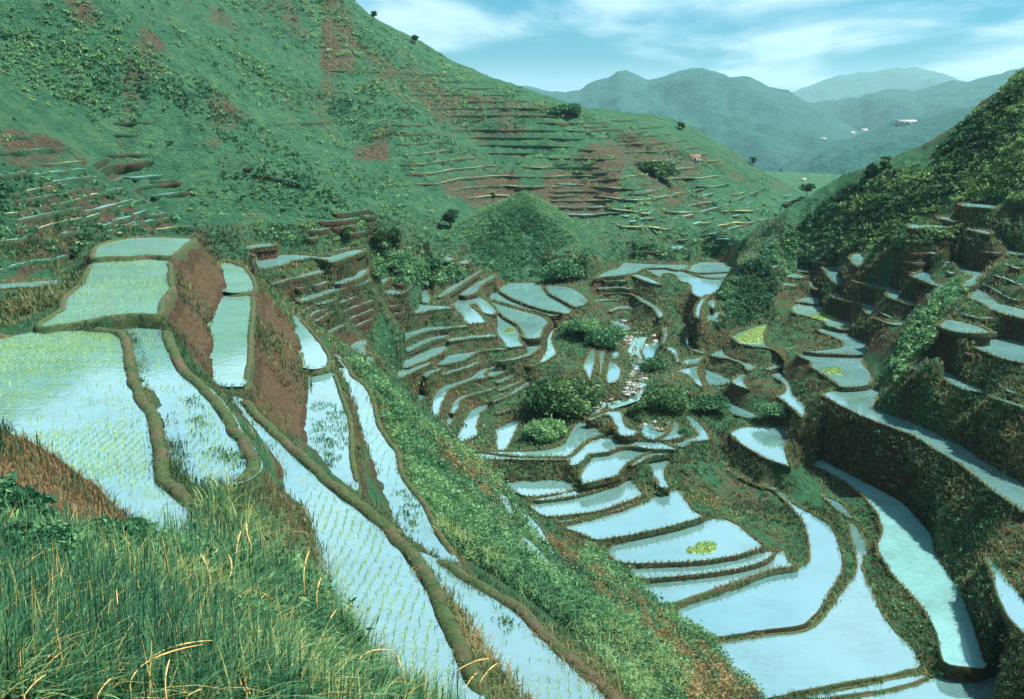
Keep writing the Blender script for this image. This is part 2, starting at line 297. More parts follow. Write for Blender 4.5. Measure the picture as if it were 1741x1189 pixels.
FV1c|36.32|thin pale paddy below the leaf shaped one|1183,467 1207,466 1241,465 1262,462 1258,467 1241,472 1217,474 1195,472
FV2|36.43|open pale paddy narrowing toward the lower valley|1096,459 1131,458 1148,462 1165,463 1183,471 1203,475 1224,476 1245,473 1241,479 1221,491 1203,507 1190,507 1177,500 1174,483 1155,479 1148,467 1128,465 1124,474 1107,465
FV3|36.29|thin strip curving round the small rocky spur|1072,469 1083,466 1096,470 1114,477 1128,486 1121,485 1103,481 1086,474
FV4|36.94|arched strip above two more arched strips|1021,477 1034,475 1062,475 1067,478 1048,478 1028,479
FV5|38.11|middle arched strip beside the brown spur|1009,490 1031,486 1057,487 1074,490 1074,492 1048,490 1021,492
FV6|39.01|strip bending down past the brown spur|1009,498 1032,496 1054,496 1076,499 1094,508 1114,520 1126,530 1128,537 1121,542 1118,537 1114,528 1104,520 1090,513 1083,506 1073,501 1049,499 1023,500
FV7|39.94|lowest of the arched strips|1011,510 1032,508 1052,510 1056,511 1035,511 1014,513
FV8|40.92|pale pool below the arched strips|1033,528 1049,522 1066,520 1087,524 1082,527 1066,525 1049,527 1037,532
FV9|42.40|pool beside the stony stream, yellow bank across it|1037,545 1052,547 1070,554 1071,561 1061,565 1049,558
t6|42.50|triangular blue paddy right of the stony stream|1089,592 1108,583 1126,576 1123,590 1111,599 1108,616 1101,618 1094,608
t6b|41.00|thin curve of water climbing from the triangular blue paddy|1123,554 1132,556 1136,566 1133,576 1126,590 1126,583 1130,571 1128,563
t6c|41.30|finger of water below the brown triangle bank|1132,592 1145,589 1151,597 1154,608 1156,618 1151,618 1147,604 1135,595
t7|41.78|curved thin paddy under the triangular brown bank|1159,618 1163,613 1183,610 1194,604 1199,602 1192,611 1187,620 1170,621
t7b|41.45|long looping strip between brown triangles|1161,549 1164,548 1173,563 1171,576 1175,587 1187,595 1199,599 1194,603 1178,597 1168,590 1165,576 1168,564
t7c|36.44|pale strip bending down from the valley bend|1182,537 1183,523 1192,510 1202,502 1205,504 1197,513 1190,528 1189,542 1185,542
t8a|41.00|first water finger below the palm thicket|990,625 1006,592 1013,599 1013,608 1008,628 1004,651 997,635
t8b|41.10|second water finger below the palm thicket|1017,608 1023,594 1029,599 1027,614 1022,639 1019,639 1020,621
t8c|41.20|widest water finger below the palm thicket, stones beside it|1030,647 1035,618 1039,613 1049,620 1056,628 1056,642 1045,652 1035,654
t8d|41.84|small pool above the widest water finger|1038,604 1047,594 1053,599 1052,609 1042,613
t9|37.29|sliver at the edge of the dark green slope|1201,513 1209,509 1216,511 1215,527 1204,518
t10|38.46|pool half hidden by the dark green slope|1199,540 1211,533 1228,529 1221,537 1223,549 1204,544
f2|41.89|pale pointed paddy above the dark bush clump|1142,632 1163,627 1189,622 1185,628 1189,642 1195,657 1192,660 1183,652 1173,640 1156,634
f3|44.58|blue paddy beside a rounded brown mound|1194,628 1209,631 1235,643 1249,647 1238,652 1218,656 1201,652
f3b|43.06|pale pool on the far side of the rounded brown mound|1242,650 1256,639 1273,633 1264,644 1266,654 1276,664 1263,660 1249,654
f4|42.56|winding paddy below the bright green nursery field|1203,604 1217,599 1229,593 1231,604 1244,609 1265,616 1286,624 1279,631 1272,633 1262,619 1241,612
f5|40.57|paddy beside the bright green nursery field|1244,574 1255,567 1286,555 1306,550 1298,569 1300,586 1327,604 1332,614 1337,611 1329,600 1306,593 1279,590 1255,585
f5b|41.88|pale paddy channel running down to a dark mound|1298,628 1310,624 1327,617 1334,611 1339,614 1329,624 1306,630
f6|42.64|stepped paddy narrowing down between brown banks|1302,630 1329,624 1329,638 1341,652 1348,673 1370,690 1368,702 1363,711 1351,697 1334,683 1320,674 1337,667 1336,655 1317,642
f8|45.66|blue wedge paddy under the bushy bank|1228,676 1238,681 1249,690 1269,699 1283,705 1283,714 1263,710 1245,705 1237,695 1226,686
f11|39.20|bright square paddy with a green patch in its centre|1355,603 1375,601 1468,608 1464,614 1472,628 1482,643 1477,657 1430,660 1424,654 1396,635 1379,625 1382,617 1362,608
f12|38.72|pale S shaped paddy above the bright square one|1362,598 1382,597 1427,593 1437,587 1427,578 1396,566 1389,562 1396,559 1437,562 1448,571 1480,586 1480,597 1468,604 1434,603 1396,602
f13|38.10|pale paddy with yellow green growth along its near end|1346,523 1355,517 1375,519 1397,521 1400,532 1417,539 1444,542 1448,552 1441,562 1424,559 1406,555 1401,547 1379,541 1348,533
f13b|37.67|small pale paddy just above the thin straight dike|1351,514 1363,507 1397,504 1394,518 1375,516 1358,513
f14|34.62|pale hook shaped paddy on top of a rust brown wall|1410,504 1427,497 1437,511 1462,515 1486,518 1485,528 1480,536 1472,533 1467,518 1437,513
f15|33.79|thin blue ledge above a rust brown ribbed wall|1479,540 1524,550 1551,546 1556,542 1553,551 1524,554 1499,547
f16|31.38|zigzag paddy stepping along two dark walls|1446,478 1460,478 1513,490 1529,492 1529,505 1565,518 1572,524 1548,520 1506,505 1513,496 1486,489
f17|32.97|blue notch shaped paddy below the green slope|1396,455 1425,452 1423,466 1434,481 1426,486 1413,477 1405,464
f18|28.84|small pool tucked in the bushes above the notch|1446,435 1462,431 1468,443 1460,455 1449,449
f19|36.09|thin curved strip around a brown bump|1369,474 1379,468 1379,480 1394,492 1403,495 1387,493 1375,486
f20|34.56|thin upper ledge beside the notch paddy|1353,457 1365,457 1387,462 1382,464 1358,462
f20b|34.57|middle thin ledge beside the notch paddy|1332,467 1348,465 1370,471 1365,474 1334,471
f20c|35.45|lowest thin ledge beside the notch paddy|1325,482 1337,481 1356,485 1351,488 1327,485
f21|27.63|blue paddy below a small dark terrace mound|1549,471 1567,463 1584,458 1581,473 1589,482 1620,489 1615,491 1586,486 1561,475
f22|26.30|bent paddy high on the right slope|1603,447 1617,441 1628,447 1641,457 1677,463 1661,476 1658,488 1634,489 1637,481 1658,470 1623,458 1606,455
f23|27.00|long curved paddy at the right edge high on the slope|1646,509 1658,493 1668,492 1682,504 1692,514 1741,527 1779,535 1779,552 1741,543 1710,536 1686,528 1668,515
f24|28.41|pale lens shaped paddy on the upper right slope|1592,555 1610,543 1637,547 1672,558 1688,568 1658,568 1623,566
f25|29.99|big pale paddy cut by the right edge of the slope|1649,584 1672,577 1706,575 1741,575 1779,576 1779,628 1741,619 1706,612 1679,601 1658,592
f26|33.80|pale triangular paddy with a long thin tail|1545,626 1558,617 1615,608 1606,617 1613,631 1641,650 1682,667 1672,668 1630,660 1589,636
f26b|33.00|thin ledge of water on the dark bank by the right edge|1679,673 1706,677 1741,689 1779,707 1779,714 1741,695 1706,684
f27|23.39|thin pale ledge high by the right edge|1646,416 1679,419 1720,424 1741,431 1779,438 1779,445 1741,435 1692,427 1651,422
k1|17.50|uppermost pale ledge on the right slope|1630,349 1639,346 1672,347 1700,349 1693,356 1637,352
k2|20.00|short pale ledge just below the uppermost one|1591,372 1603,368 1637,376 1625,378
k3|20.90|wide pale ledge with a green lip on the right slope|1542,385 1551,381 1599,383 1627,386 1589,389 1548,390
k4|20.61|pale ledge above the bent paddy on the right slope|1641,390 1672,391 1690,398 1679,400 1658,395
L1|15.49|pale band of water behind the left spur by the left edge|-34,485 3,483 86,477 115,475 109,480 83,489 3,491 -34,493
L2|14.51|slim pool below the left spur's far dike|83,514 90,490 112,484 107,497 96,509 83,528 77,524
'''
SOILS = [("290,400 345,404 388,490 362,645 330,610 280,540 296,500 285,470", .7), ("432,490 455,500 492,545 525,650 522,760 470,720 412,655 425,560", .7), ("375,822 440,792 500,860 560,985 520,965 440,905", .6), ("20,215 200,218 205,258 120,262 20,262", .6), ("0,240 60,230 130,265 60,290 0,290", .3), ("30,345 150,330 300,380 260,400 150,410 130,440 30,470 25,380", .75),
 ("660,130 830,150 900,200 960,215 940,225 780,230 700,215 640,190 560,60", .28), ("660,230 900,230 900,270 660,270", .2), ("600,245 660,240 665,295 600,290", .6), ("780,290 870,285 900,340 760,350 740,320", .5),
 ("925,315 1050,315 1060,360 1050,370 925,350", .8), ("1040,345 1160,330 1220,380 1130,400", .4), ("1000,270 1160,230 1280,300 1290,340 1160,330 1000,330", .3),
 ("250,20 300,0 350,30 330,50 270,30", .4), ("60,10 110,10 180,100 150,110", .4), ("350,40 520,50 540,120 370,140", .22), ("550,40 600,50 610,160 545,165", .5), ("200,170 290,170 290,230 200,230", .3), ("360,270 430,275 430,300 360,300", .3),
 ("0,738 45,735 100,775 218,863 265,925 200,930 60,870 0,850", .75), ("60,860 130,880 180,920 80,930", .3),
 ("1340,730 1480,760 1620,800 1640,900 1400,790", .8), ("1440,540 1510,540 1500,600 1440,590", .5)]
STRIPS = [('water', '21,293 103,290 186,282', 3.0), ('water', '45,305 103,304 165,297 214,293 262,282', 4.0), ('water', '190,307 241,300 296,292', 4.0), ('water', '45,320 79,319 114,314', 3.0), ('water', '165,308 221,305', 2.0), ('water', '138,336 172,329 224,322 276,315 321,308', 6.0), ('water', '162,327 193,321', 2.0), ('water', '258,336 296,327 329,321', 3.0), ('water', '21,339 52,335 96,332', 9.0), ('water', '21,372 69,364 103,358 138,352', 7.0), ('water', '138,357 183,348 226,340', 5.0), ('water', '145,372 169,363', 7.0), ('water', '186,375 214,367 248,358', 5.0), ('water', '96,397 145,389 193,378', 5.0), ('water', '193,378 241,377 288,373', 4.0), ('water', '414,286 429,285', 3.0), ('water', '438,296 462,298 493,308 517,324', 4.0), ('water', '193,209 265,206', 2.0), ('earth', '28,226 103,224 193,221', 2.0), ('earth', '24,246 103,246 193,241', 2.0), ('earth', '28,257 86,258 138,257', 2.0), ('earth', '21,265 69,265', 1.5), ('earth', '38,406 86,399 138,392', 3.0), ('earth', '38,420 86,414 148,407', 3.0), ('earth', '34,435 86,430 148,421', 3.0), ('earth', '28,454 69,454 128,449', 3.0), ('earth', '29,443 76,442 131,438', 2.0), ('earth', '31,471 69,474 117,468', 2.0), ('hill', '698,277 742,277 791,278', 3.0), ('hill', '701,250 763,251 825,253', 2.0), ('hill', '832,254 870,253 904,251', 4.0), ('hill', '684,238 742,240 791,238', 1.5), ('hill', '766,218 825,219 880,217', 2.0), ('hill', '749,182 794,181 846,179', 2.0), ('hill', '670,158 708,154 742,149', 2.0), ('hill', '663,141 694,138 732,148', 2.0), ('hill', '735,189 763,188', 1.5), ('hill', '684,200 725,203', 1.5), ('hill', '732,314 754,315', 3.0), ('hill', '746,325 766,326', 4.0), ('hill', '839,329 868,330', 4.0), ('hill', '787,358 811,360', 3.0), ('hill', '673,296 708,296', 2.0), ('hill', '777,238 828,238', 1.5), ('hill', '791,265 839,264', 1.5), ('valley', '939,281 966,276', 3.0), ('valley', '973,292 994,293', 4.0), ('valley', '932,326 977,324 1021,324', 4.0), ('valley', '935,341 997,340 1052,339', 3.0), ('valley', '935,351 984,352 1049,351', 3.0), ('valley', '956,363 1008,364 1063,360', 3.0), ('valley', '946,212 970,210', 3.0), ('valley', '987,215 1034,214', 2.0), ('valley', '1042,230 1070,227 1102,223', 4.0), ('valley', '1008,295 1056,289', 4.0), ('valley', '1004,308 1035,303 1066,298', 4.0), ('valley', '1066,329 1097,326 1128,319', 4.0), ('valley', '1135,276 1168,276', 4.0), ('valley', '1052,238 1087,236', 2.0), ('valley', '942,312 984,313', 3.0), ('valley', '932,333 984,332', 2.0), ('valley', '1077,284 1121,272', 2.0), ('valley', '1009,308 1034,304 1057,301', 3.0), ('valley', '1067,327 1096,324 1119,323', 4.0), ('valley', '1103,335 1131,332 1165,328', 3.0), ('valley', '1160,353 1183,346 1214,341 1226,337', 4.0), ('valley', '1140,371 1169,365 1195,358 1241,346', 5.0), ('valley', '1160,380 1186,378 1215,367', 4.0), ('valley', '1191,400 1221,394 1245,387 1283,377', 6.0), ('valley', '1183,316 1215,316 1240,312', 4.0), ('valley', '1179,335 1214,328', 4.0), ('valley', '1186,322 1200,321', 4.0), ('valley', '1088,427 1110,427 1138,422', 5.0), ('valley', '1053,337 1067,334', 6.0), ('valley', '1064,352 1091,347', 4.0), ('valley', '1072,360 1102,355', 5.0), ('valley', '1081,365 1110,359', 4.0), ('valley', '1086,372 1119,368', 4.0), ('valley', '1059,366 1072,365', 4.0), ('valley', '1069,376 1083,374', 4.0), ('valley', '1088,387 1095,384', 4.0), ('valley', '1248,340 1265,334', 6.0), ('valley', '1267,332 1300,321', 5.0), ('valley', '1257,352 1277,343', 6.0), ('valley', '1243,367 1260,364', 7.0), ('valley', '1217,409 1248,403', 5.0), ('valley', '1257,403 1276,397 1300,393', 5.0), ('valley', '1209,419 1231,413', 9.0), ('valley', '1227,427 1241,427', 6.0), ('valley', '1246,421 1264,428', 7.0), ('valley', '1264,413 1283,409', 6.0), ('valley', '1171,434 1203,434 1231,438 1257,446', 5.0), ('valley', '1291,403 1303,408', 9.0), ('valley', '1109,388 1121,398', 9.0), ('valley', '1124,402 1138,396 1143,391', 9.0), ('valley', '1131,390 1143,387', 6.0), ('valley', '1155,398 1172,396', 12.0), ('valley', '1152,410 1165,407 1177,403', 14.0), ('valley', '1141,421 1152,419 1164,417', 12.0), ('valley', '1325,343 1348,340 1369,337 1389,339', 5.0), ('valley', '1389,337 1406,337 1427,335', 5.0), ('valley', '1375,355 1387,350 1403,346', 10.0), ('valley', '1267,365 1279,374', 10.0), ('valley', '1284,374 1301,372', 12.0), ('valley', '1293,364 1306,359', 9.0), ('valley', '1306,375 1327,368', 9.0), ('valley', '1305,383 1312,385', 8.0), ('valley', '1319,380 1332,378', 9.0), ('valley', '1329,347 1348,346 1360,350', 8.0), ('valley', '1317,364 1327,365', 7.0), ('valley', '1329,333 1344,331', 4.0), ('valley', '1334,371 1344,369', 7.0), ('valley', '1341,355 1355,357', 6.0), ('valley', '1313,337 1319,334', 6.0), ('valley', '1241,340 1244,339', 4.0)]
STALKS = ['315,1082 300,1016 284,977 276,910', '360,1016 355,975 341,941', '358,979 372,930', '379,1003 393,972 389,944', '403,948 410,903', '426,923 419,889', '517,992 526,937', '539,1027 546,982', '527,1047 531,1010', '551,1085 572,1037', '481,1065 465,1023 441,1008', '191,1082 198,1044 198,1003', '74,1049 86,1010', '138,1051 122,1010', '45,1096 83,1068 93,1042', '152,1134 138,1103 107,1080', '41,1184 79,1147', '59,1144 93,1110', '79,1137 110,1106', '221,1165 255,1123 345,1096', '241,1134 286,1103 362,1089', '283,1185 289,1120', '346,1144 341,1120 333,1111', '500,1178 489,1120', '427,1182 414,1144', '419,1178 407,1151', '376,1165 365,1141', '245,1085 272,1053', '276,1103 303,1072', '207,1054 238,1023', '227,1089 289,1066', '165,1185 193,1151', '317,1185 345,1172', '500,1187 513,1166', '510,1187 520,1173', '598,1185 593,1154', '482,999 462,991', '604,1165 615,1116 666,1106', '691,1172 684,1144 670,1103', '777,1141 832,1120', '816,1161 846,1128', '791,1172 811,1144', '338,1030 345,1044', '45,1120 62,1099', '34,1147 31,1120']
# ------------------------------------------------------------------ terraces: outline on a level
TER = []
for _l in TERRACES.strip().split('\n'):
    a, h, lab, pp = _l.split('|'); h = float(h); px = chaikin(parse(pp)); TER.append(dict(id=a, h=h, label=lab, px=px, w=on_level(px, h)))

# ------------------------------------------------------------------ terrain: heights on a polar grid round the eye, solved between the terraces
PH = np.arange(-.60, .6001, .0011)
def _seg(a, b, s): return np.exp(np.arange(math.log(a), math.log(b), s))
RR = np.concatenate([_seg(2.5, 20, .013), _seg(20, 60, .0062), _seg(60, 255, .0032), _seg(255, 900, .010)])
LR = np.log(RR); NP, NR = len(PH), len(RR)
GX = np.sin(PH)[None, :] * RR[:, None]; GY = np.cos(PH)[None, :] * RR[:, None]
def pol(P): return np.arctan2(P[..., 0], P[..., 1]), np.log(np.hypot(P[..., 0], P[..., 1]))
def gi(P):
    a, l = pol(P); return np.clip(np.interp(l, LR, np.arange(NR)), 0, NR - 1.001), np.clip((a - PH[0]) / .0011, 0, NP - 1.001)

VIS = """570,0,430 640,35,430 705,70,430 770,112,425 830,142,420 880,152,415 930,178,410 965,195,405 1050,205,420 1140,203,430 1190,228,430 1240,262,430 1290,290,440 1320,308,450 1350,330,460
300,-150,400 0,-200,330 -150,-200,300 450,-80,420 300,0,370 0,0,270 150,0,300 -200,0,240 -200,200,150 -200,330,110 -200,450,90
0,165,200 150,165,238 300,165,300 450,165,340 600,165,365 750,170,380 0,250,160 100,250,175 200,250,200 300,250,245 400,250,285 500,250,300 600,250,318 700,250,330 850,250,350 1000,250,370 1150,250,400
60,80,240 210,110,262 250,165,262 330,120,330 430,60,385 520,110,370 340,270,235 430,350,200 520,410,188
0,330,130 100,330,140 200,330,155 300,330,190 400,330,222 500,330,245 600,330,268 700,330,280 850,330,295 1000,330,310 1150,330,340 1280,330,400
0,420,115 100,420,118 250,398,150 400,400,170 480,400,185 560,410,190 650,410,205 750,395,262 1100,400,275 1200,390,300 1300,370,345 1060,436,252 700,440,210 650,440,198
30,520,80 10,555,68 -150,540,70 150,470,96
1741,115,232 1700,160,236 1650,200,236 1610,240,236 1580,275,234 1540,285,232 1480,300,235 1420,330,236 1380,360,236 1350,390,232 1300,425,224 1260,460,215 1230,490,208 1217,530,200
1741,200,220 1741,270,208 1650,300,212 1741,330,196 1640,320,210 1550,330,220 1500,380,222 1430,400,226 1380,430,220 1320,470,211 1280,500,206 1290,540,199 1500,415,214 1560,400,212 1741,380,188
1900,100,225 1900,300,190 1900,600,140 1900,900,104 1900,1189,86
0,1189,6.5 200,1189,7 400,1189,7.5 550,1189,9.5 640,1189,13 720,1189,17.5 0,1000,11 200,1000,12 400,1000,13.5 530,1010,17 600,1080,17 0,940,15 150,940,18 270,942,24.5 400,930,24 500,975,23
0,738,27 45,740,27.5 100,780,27.5 160,820,27.5 215,865,27.5 262,925,27 -100,735,26 60,830,22.5 130,880,22.5 0,830,20 0,880,17.5 200,910,23.5 380,862,31.2 430,925,28.6 520,985,27.2 345,845,32.6
1100,1189,33 1180,1189,50 1240,1175,67 850,905,66 950,1000,64 1000,1090,48 1050,1060,66 800,810,80 750,720,98 860,880,84 740,770,90 1150,1080,72 900,960,68
1700,1160,88 1741,1189,86 
1592,558,139 1575,572,140 1606,528,150 1600,400,188 1560,407,190 1520,420,195 1480,442,198 1620,432,181 1700,442,170 1722,480,161 1700,518,150 1712,352,192 1630,500,160 1600,480,170 1690,375,194 1600,362,203 1700,395,185 930,468,230 980,470,228 1000,456,238 870,478,227 1085,600,180 1090,640,168 1050,690,150 1000,720,139 960,620,158 1160,690,146 1000,540,190
"""
HID = """850,282,33 930,284,33 1000,284,34 790,275,33 1741,310,10 1600,310,26 1480,300,34 1400,295,38 1300,275,36 1741,430,42 1600,430,43 1480,410,42 1380,400,41 1850,330,0 570,560,-10 880,560,24 1100,560,34 1300,580,44 700,560,4 300,600,-50 0,500,-60 -200,450,-50
200,900,20 600,900,40 900,900,50 1200,900,55 1500,900,58 1741,900,58 1900,900,50 -100,800,-20 200,130,19 330,128,20 100,108,17 870,2.5,2 0,2.5,2.2 1741,2.5,2.2 870,10,7.5 1300,12,10 1741,14,14 1300,30,24 1741,40,34 1000,20,14.5 1500,60,44 1300,50,38
"""
cpt = []
for t in VIS.split():
    x, y, r = map(float, t.split(',')); cpt.append(at_range((x, y), r)[0])
for t in HID.split():
    x, r, h = map(float, t.split(',')); a = math.atan((x - 870.5) / F / .985); cpt.append(np.array([math.sin(a) * r, math.cos(a) * r, -h]))
NC = len(cpt)
for t in TER: cpt += list(t['w'][::max(4, len(t['w']) // 7)])
cpt = np.array(cpt); ca, cl = pol(cpt)
def tps_fit(a, l, z, lam):
    X = np.stack([a, l], 1); d = np.linalg.norm(X[:, None] - X[None], axis=2); K = np.where(d > 0, d * d * np.log(d + 1e-12), 0)
    n = len(a); Pm = np.concatenate([np.ones((n, 1)), X], 1)
    A = np.block([[K + np.diag(np.full(n, lam)), Pm], [Pm.T, np.zeros((3, 3))]])
    s = np.linalg.solve(A, np.concatenate([z, np.zeros(3)])); return X, s
def tps_eval(fit, a, l):
    X, s = fit; o = np.zeros(a.shape)
    for k in range(len(X)):
        d2 = (a - X[k, 0]) ** 2 + (l - X[k, 1]) ** 2 + 1e-12; o += s[k] * .5 * d2 * np.log(d2)
    return o + s[-3] + s[-2] * a + s[-1] * l
fit = tps_fit(ca, cl, cpt[:, 2], 3e-4)
ia = np.arange(0, NP, 10); il = np.arange(0, NR, 6)
A_, L_ = np.meshgrid(PH[ia], LR[il]); Zc = tps_eval(fit, A_, L_)
def bilin_up(Zc):
    a = np.interp(np.arange(NP), ia, np.arange(len(ia))); l = np.interp(np.arange(NR), il, np.arange(len(il)))
    a0 = np.minimum(a.astype(int), len(ia) - 2); l0 = np.minimum(l.astype(int), len(il) - 2); fa = (a - a0)[None]; fl = (l - l0)[:, None]
    g = lambda i, j: Zc[np.ix_(l0 + i, a0 + j)]
    return (g(0, 0) * (1 - fa) + g(0, 1) * fa) * (1 - fl) + (g(1, 0) * (1 - fa) + g(1, 1) * fa) * fl
BASE = bilin_up(Zc)

OWN = -np.ones((NR, NP), int); FIX = np.zeros((NR, NP), bool); VAL = np.zeros((NR, NP))
LG = np.repeat(LR[:, None], NP, 1); PG = np.repeat(PH[None], NR, 0)
for i in np.argsort([-t['h'] for t in TER]):          # lowest first, an upper terrace wins where outlines touch
    t = TER[i]; a, l = pol(t['w']); i0 = max(np.searchsorted(LR, l.min()) - 1, 0); i1 = np.searchsorted(LR, l.max()) + 1
    j0 = max(np.searchsorted(PH, a.min()) - 1, 0); j1 = np.searchsorted(PH, a.max()) + 1
    sl = (slice(i0, i1), slice(j0, j1)); m = inpoly(PG[sl], LG[sl], np.stack([a, l], 1))
    OWN[sl][m] = i; FIX[sl][m] = True; VAL[sl][m] = -t['h'] - .12
RES = np.where(FIX, VAL - BASE, 0.)
KF = FIX.copy()
for p in cpt[:NC]:
    r_, c_ = gi(p); r_ = int(round(r_)); c_ = int(round(c_))
    s = (slice(max(r_ - 1, 0), r_ + 2), slice(max(c_ - 2, 0), c_ + 3))
    KF[s] = True
KF[0] = KF[-1] = True
def solve(fix, val, init, it):
    u = np.where(fix, val, init)
    for _ in range(it):
        p = np.pad(u, 1, mode='edge'); n = (p[:-2, 1:-1] + p[2:, 1:-1] + p[1:-1, :-2] + p[1:-1, 2:]) * .25
        u = np.where(fix, val, u + (n - u) * 1.0)
    return u
def down(fix, val):
    a, b = fix.shape; a2, b2 = (a + 1) // 2, (b + 1) // 2
    f = np.zeros((a2 * 2, b2 * 2)); v = np.zeros_like(f); f[:a, :b] = fix; v[:a, :b] = val * fix
    fs = f.reshape(a2, 2, b2, 2).sum((1, 3)); vs = v.reshape(a2, 2, b2, 2).sum((1, 3))
    return fs > 0, np.where(fs > 0, vs / np.maximum(fs, 1), 0)
lev = [(KF, RES)]
while min(lev[-1][0].shape) > 24: lev.append(down(*lev[-1]))
u = np.zeros(lev[-1][0].shape)
for k in range(len(lev) - 1, -1, -1):
    f, v = lev[k]
    if u.shape != f.shape: u = np.repeat(np.repeat(u, 2, 0), 2, 1)[:f.shape[0], :f.shape[1]]
    u = solve(f, v, u, 400 if k > 2 else (120 if k > 0 else 60))
Z = BASE + u
# distance (in metres, roughly) from the nearest terrace, for easing the roughness in
near = FIX.astype(np.float32)
for _ in range(14):
    p = np.pad(near, 1, mode='edge'); near = np.maximum(near, np.maximum.reduce([p[:-2, 1:-1], p[2:, 1:-1], p[1:-1, :-2], p[1:-1, 2:]]) - .07)
free = 1 - near
PXX, PYY = to_px(np.stack([GX, GY, Z], -1)); 
def soft(poly, blur=0):                            # where the ground of a traced region lies
    q = parse(poly) if isinstance(poly, str) else poly
    return inpoly(PXX, PYY, q)
hillm = np.clip((RR[:, None] - 105) / 60, 0, 1) * np.clip((PH[None] * -1 + .30) / .08, 0, 1) * (PYY < 470)
def crest(poly, amp, wid):                         # a spur (or, negative, a gully) running down the hillside under a traced line
    global Z
    e_ = np.maximum.accumulate(Z / RR[:, None], 0); p_ = parse(poly); n_ = 40; s_ = np.linspace(0, len(p_) - 1, n_); p_ = np.stack([np.interp(s_, np.arange(len(p_)), p_[:, k]) for k in range(2)], 1)
    d_ = ray(p_); a_ = np.arctan2(d_[:, 0], d_[:, 1]); t_ = d_[:, 2] / np.hypot(d_[:, 0], d_[:, 1]); j_ = np.clip(np.round((a_ - PH[0]) / .0011).astype(int), 0, NP - 1)
    r_ = np.array([RR[min(np.searchsorted(e_[:, j], t), NR - 1)] for j, t in zip(j_, t_)]); X_ = np.sin(a_) * r_; Y_ = np.cos(a_) * r_; D = np.full(Z.shape, 1e9)
    for x, y in zip(X_, Y_): D = np.minimum(D, (GX - x) ** 2 + (GY - y) ** 2)
    Z = Z + 1.25 * amp * np.exp(-D / wid ** 2) * np.clip((RR[:, None] - 100) / 50, 0, 1) * np.clip(free * 2 - .6, 0, 1)
for q, am, wd_ in (("60,-60 130,20 190,90 250,170 330,265 430,345 530,410", 9, 17), ("20,60 120,180 170,260 240,330", -5, 14), ("300,-40 330,60 350,120 300,160", 7, 20), ("300,90 340,170 420,240 520,320", -7, 18), ("560,40 610,160 700,260 740,330 770,370", 7, 20), ("520,120 600,260 640,360", -6, 18), ("450,-30 480,80 470,170 500,280 560,380", 6, 20), ("900,215 960,250 1040,310 1100,380", 3, 16), ("790,200 830,300 800,330", -5, 16), ("960,215 1100,260 1200,330", 4, 16)): crest(q, am, wd_)
hillm = np.where(Z > -42, hillm, 0) * np.clip((free - .5) * 3, 0, 1)
rough = fbm(GX / 22, GY / 22, 5, .55) * 2.6 + ridged(GX / 60 + .35 * GY / 60, GY / 95, 3) * 3.0 + fbm(GX / 5, GY / 5, 3) * .5
Z += hillm * rough * (1 - .7 * np.clip((RR[:, None] - 355) / 50, 0, 1))
scrubm = np.clip(free * 1.1, 0, 1) * (1 - hillm)
Z += scrubm * np.clip((RR[:, None] - 30) / 40, 0, 1) * (fbm(GX / 4.5, GY / 4.5, 4) * .42) + np.clip(free * 6, 0, 1) * (1 - hillm) * np.minimum(RR[:, None] / 60, 1) * fbm(GX / 1.2, GY / 1.2, 3) * .14
RSLOPE = "1217,530 1230,490 1260,460 1300,425 1350,390 1420,330 1480,300 1580,275 1610,240 1650,200 1700,160 1741,110 1900,60 1900,345 1741,345 1620,340 1560,375 1640,385 1600,410 1500,420 1440,430 1400,445 1330,470 1310,520 1260,560 1215,560"
rs = soft(RSLOPE) & (PH[None] > .15) & (RR[:, None] < 250) & (RR[:, None] > 150)
Z += rs * np.clip(free * 2, 0, 1) * (fbm(GX / 7, GY / 7, 4) * 1.5 + .3)
Z = np.where(FIX, VAL, Z)
dR_ = np.diff(RR)[:, None]; dA_ = RR[:, None] * .0011; far_s = np.clip((RR[:, None] - 55) / 20, 0, 1)
lat = np.where((PH[None] > .22) & (RR[:, None] > 118), 1.25, 1.75)
for _ in range(44):                                # earth banks lean: nothing stands steeper than about 60 degrees below a terrace edge
    up = np.full(Z.shape, -1e9); up[1:] = Z[:-1] - 1.75 * dR_; up[:-1] = np.maximum(up[:-1], Z[1:] - 1.75 * dR_)
    up[:, 1:] = np.maximum(up[:, 1:], Z[:, :-1] - (lat * dA_)[:, 1:]); up[:, :-1] = np.maximum(up[:, :-1], Z[:, 1:] - (lat * dA_)[:, :-1])
    Z = np.where(FIX | (far_s <= 0), Z, np.maximum(Z, up))
Z = np.where(FIX, Z, Z + np.clip(free * 8, 0, 1) * far_s * fbm(GX / .9 + 7, GY / .9, 2) * .10)

# what can be seen: the highest sight line so far along every azimuth
E = Z / RR[:, None]; EM = np.maximum.accumulate(E, 0)
def hit(px):                                       # where sight lines through photo points meet the terrain
    d = ray(px); a = np.arctan2(d[:, 0], d[:, 1]); e = d[:, 2] / np.hypot(d[:, 0], d[:, 1])
    j = np.clip(np.round((a - PH[0]) / .0011).astype(int), 0, NP - 1); out = np.full((len(a), 3), np.nan); ij = np.full((len(a), 2), -1)
    for c in np.unique(j):
        m = np.flatnonzero(j == c); k = np.searchsorted(EM[:, c], e[m])
        ok = (k > 0) & (k < NR); m = m[ok]; k = k[ok]
        e0 = E[k - 1, c]; e1 = E[k, c]; t = np.clip((e[m] - e0) / np.where(e1 - e0 == 0, 1, e1 - e0), 0, 1)
        r = RR[k - 1] + (RR[k] - RR[k - 1]) * t; z = Z[k - 1, c] + (Z[k, c] - Z[k - 1, c]) * t
        out[m] = np.stack([np.sin(a[m]) * r, np.cos(a[m]) * r, z], 1); ij[m] = np.stack([k, np.full(len(k), c)], 1)
    return out, ij
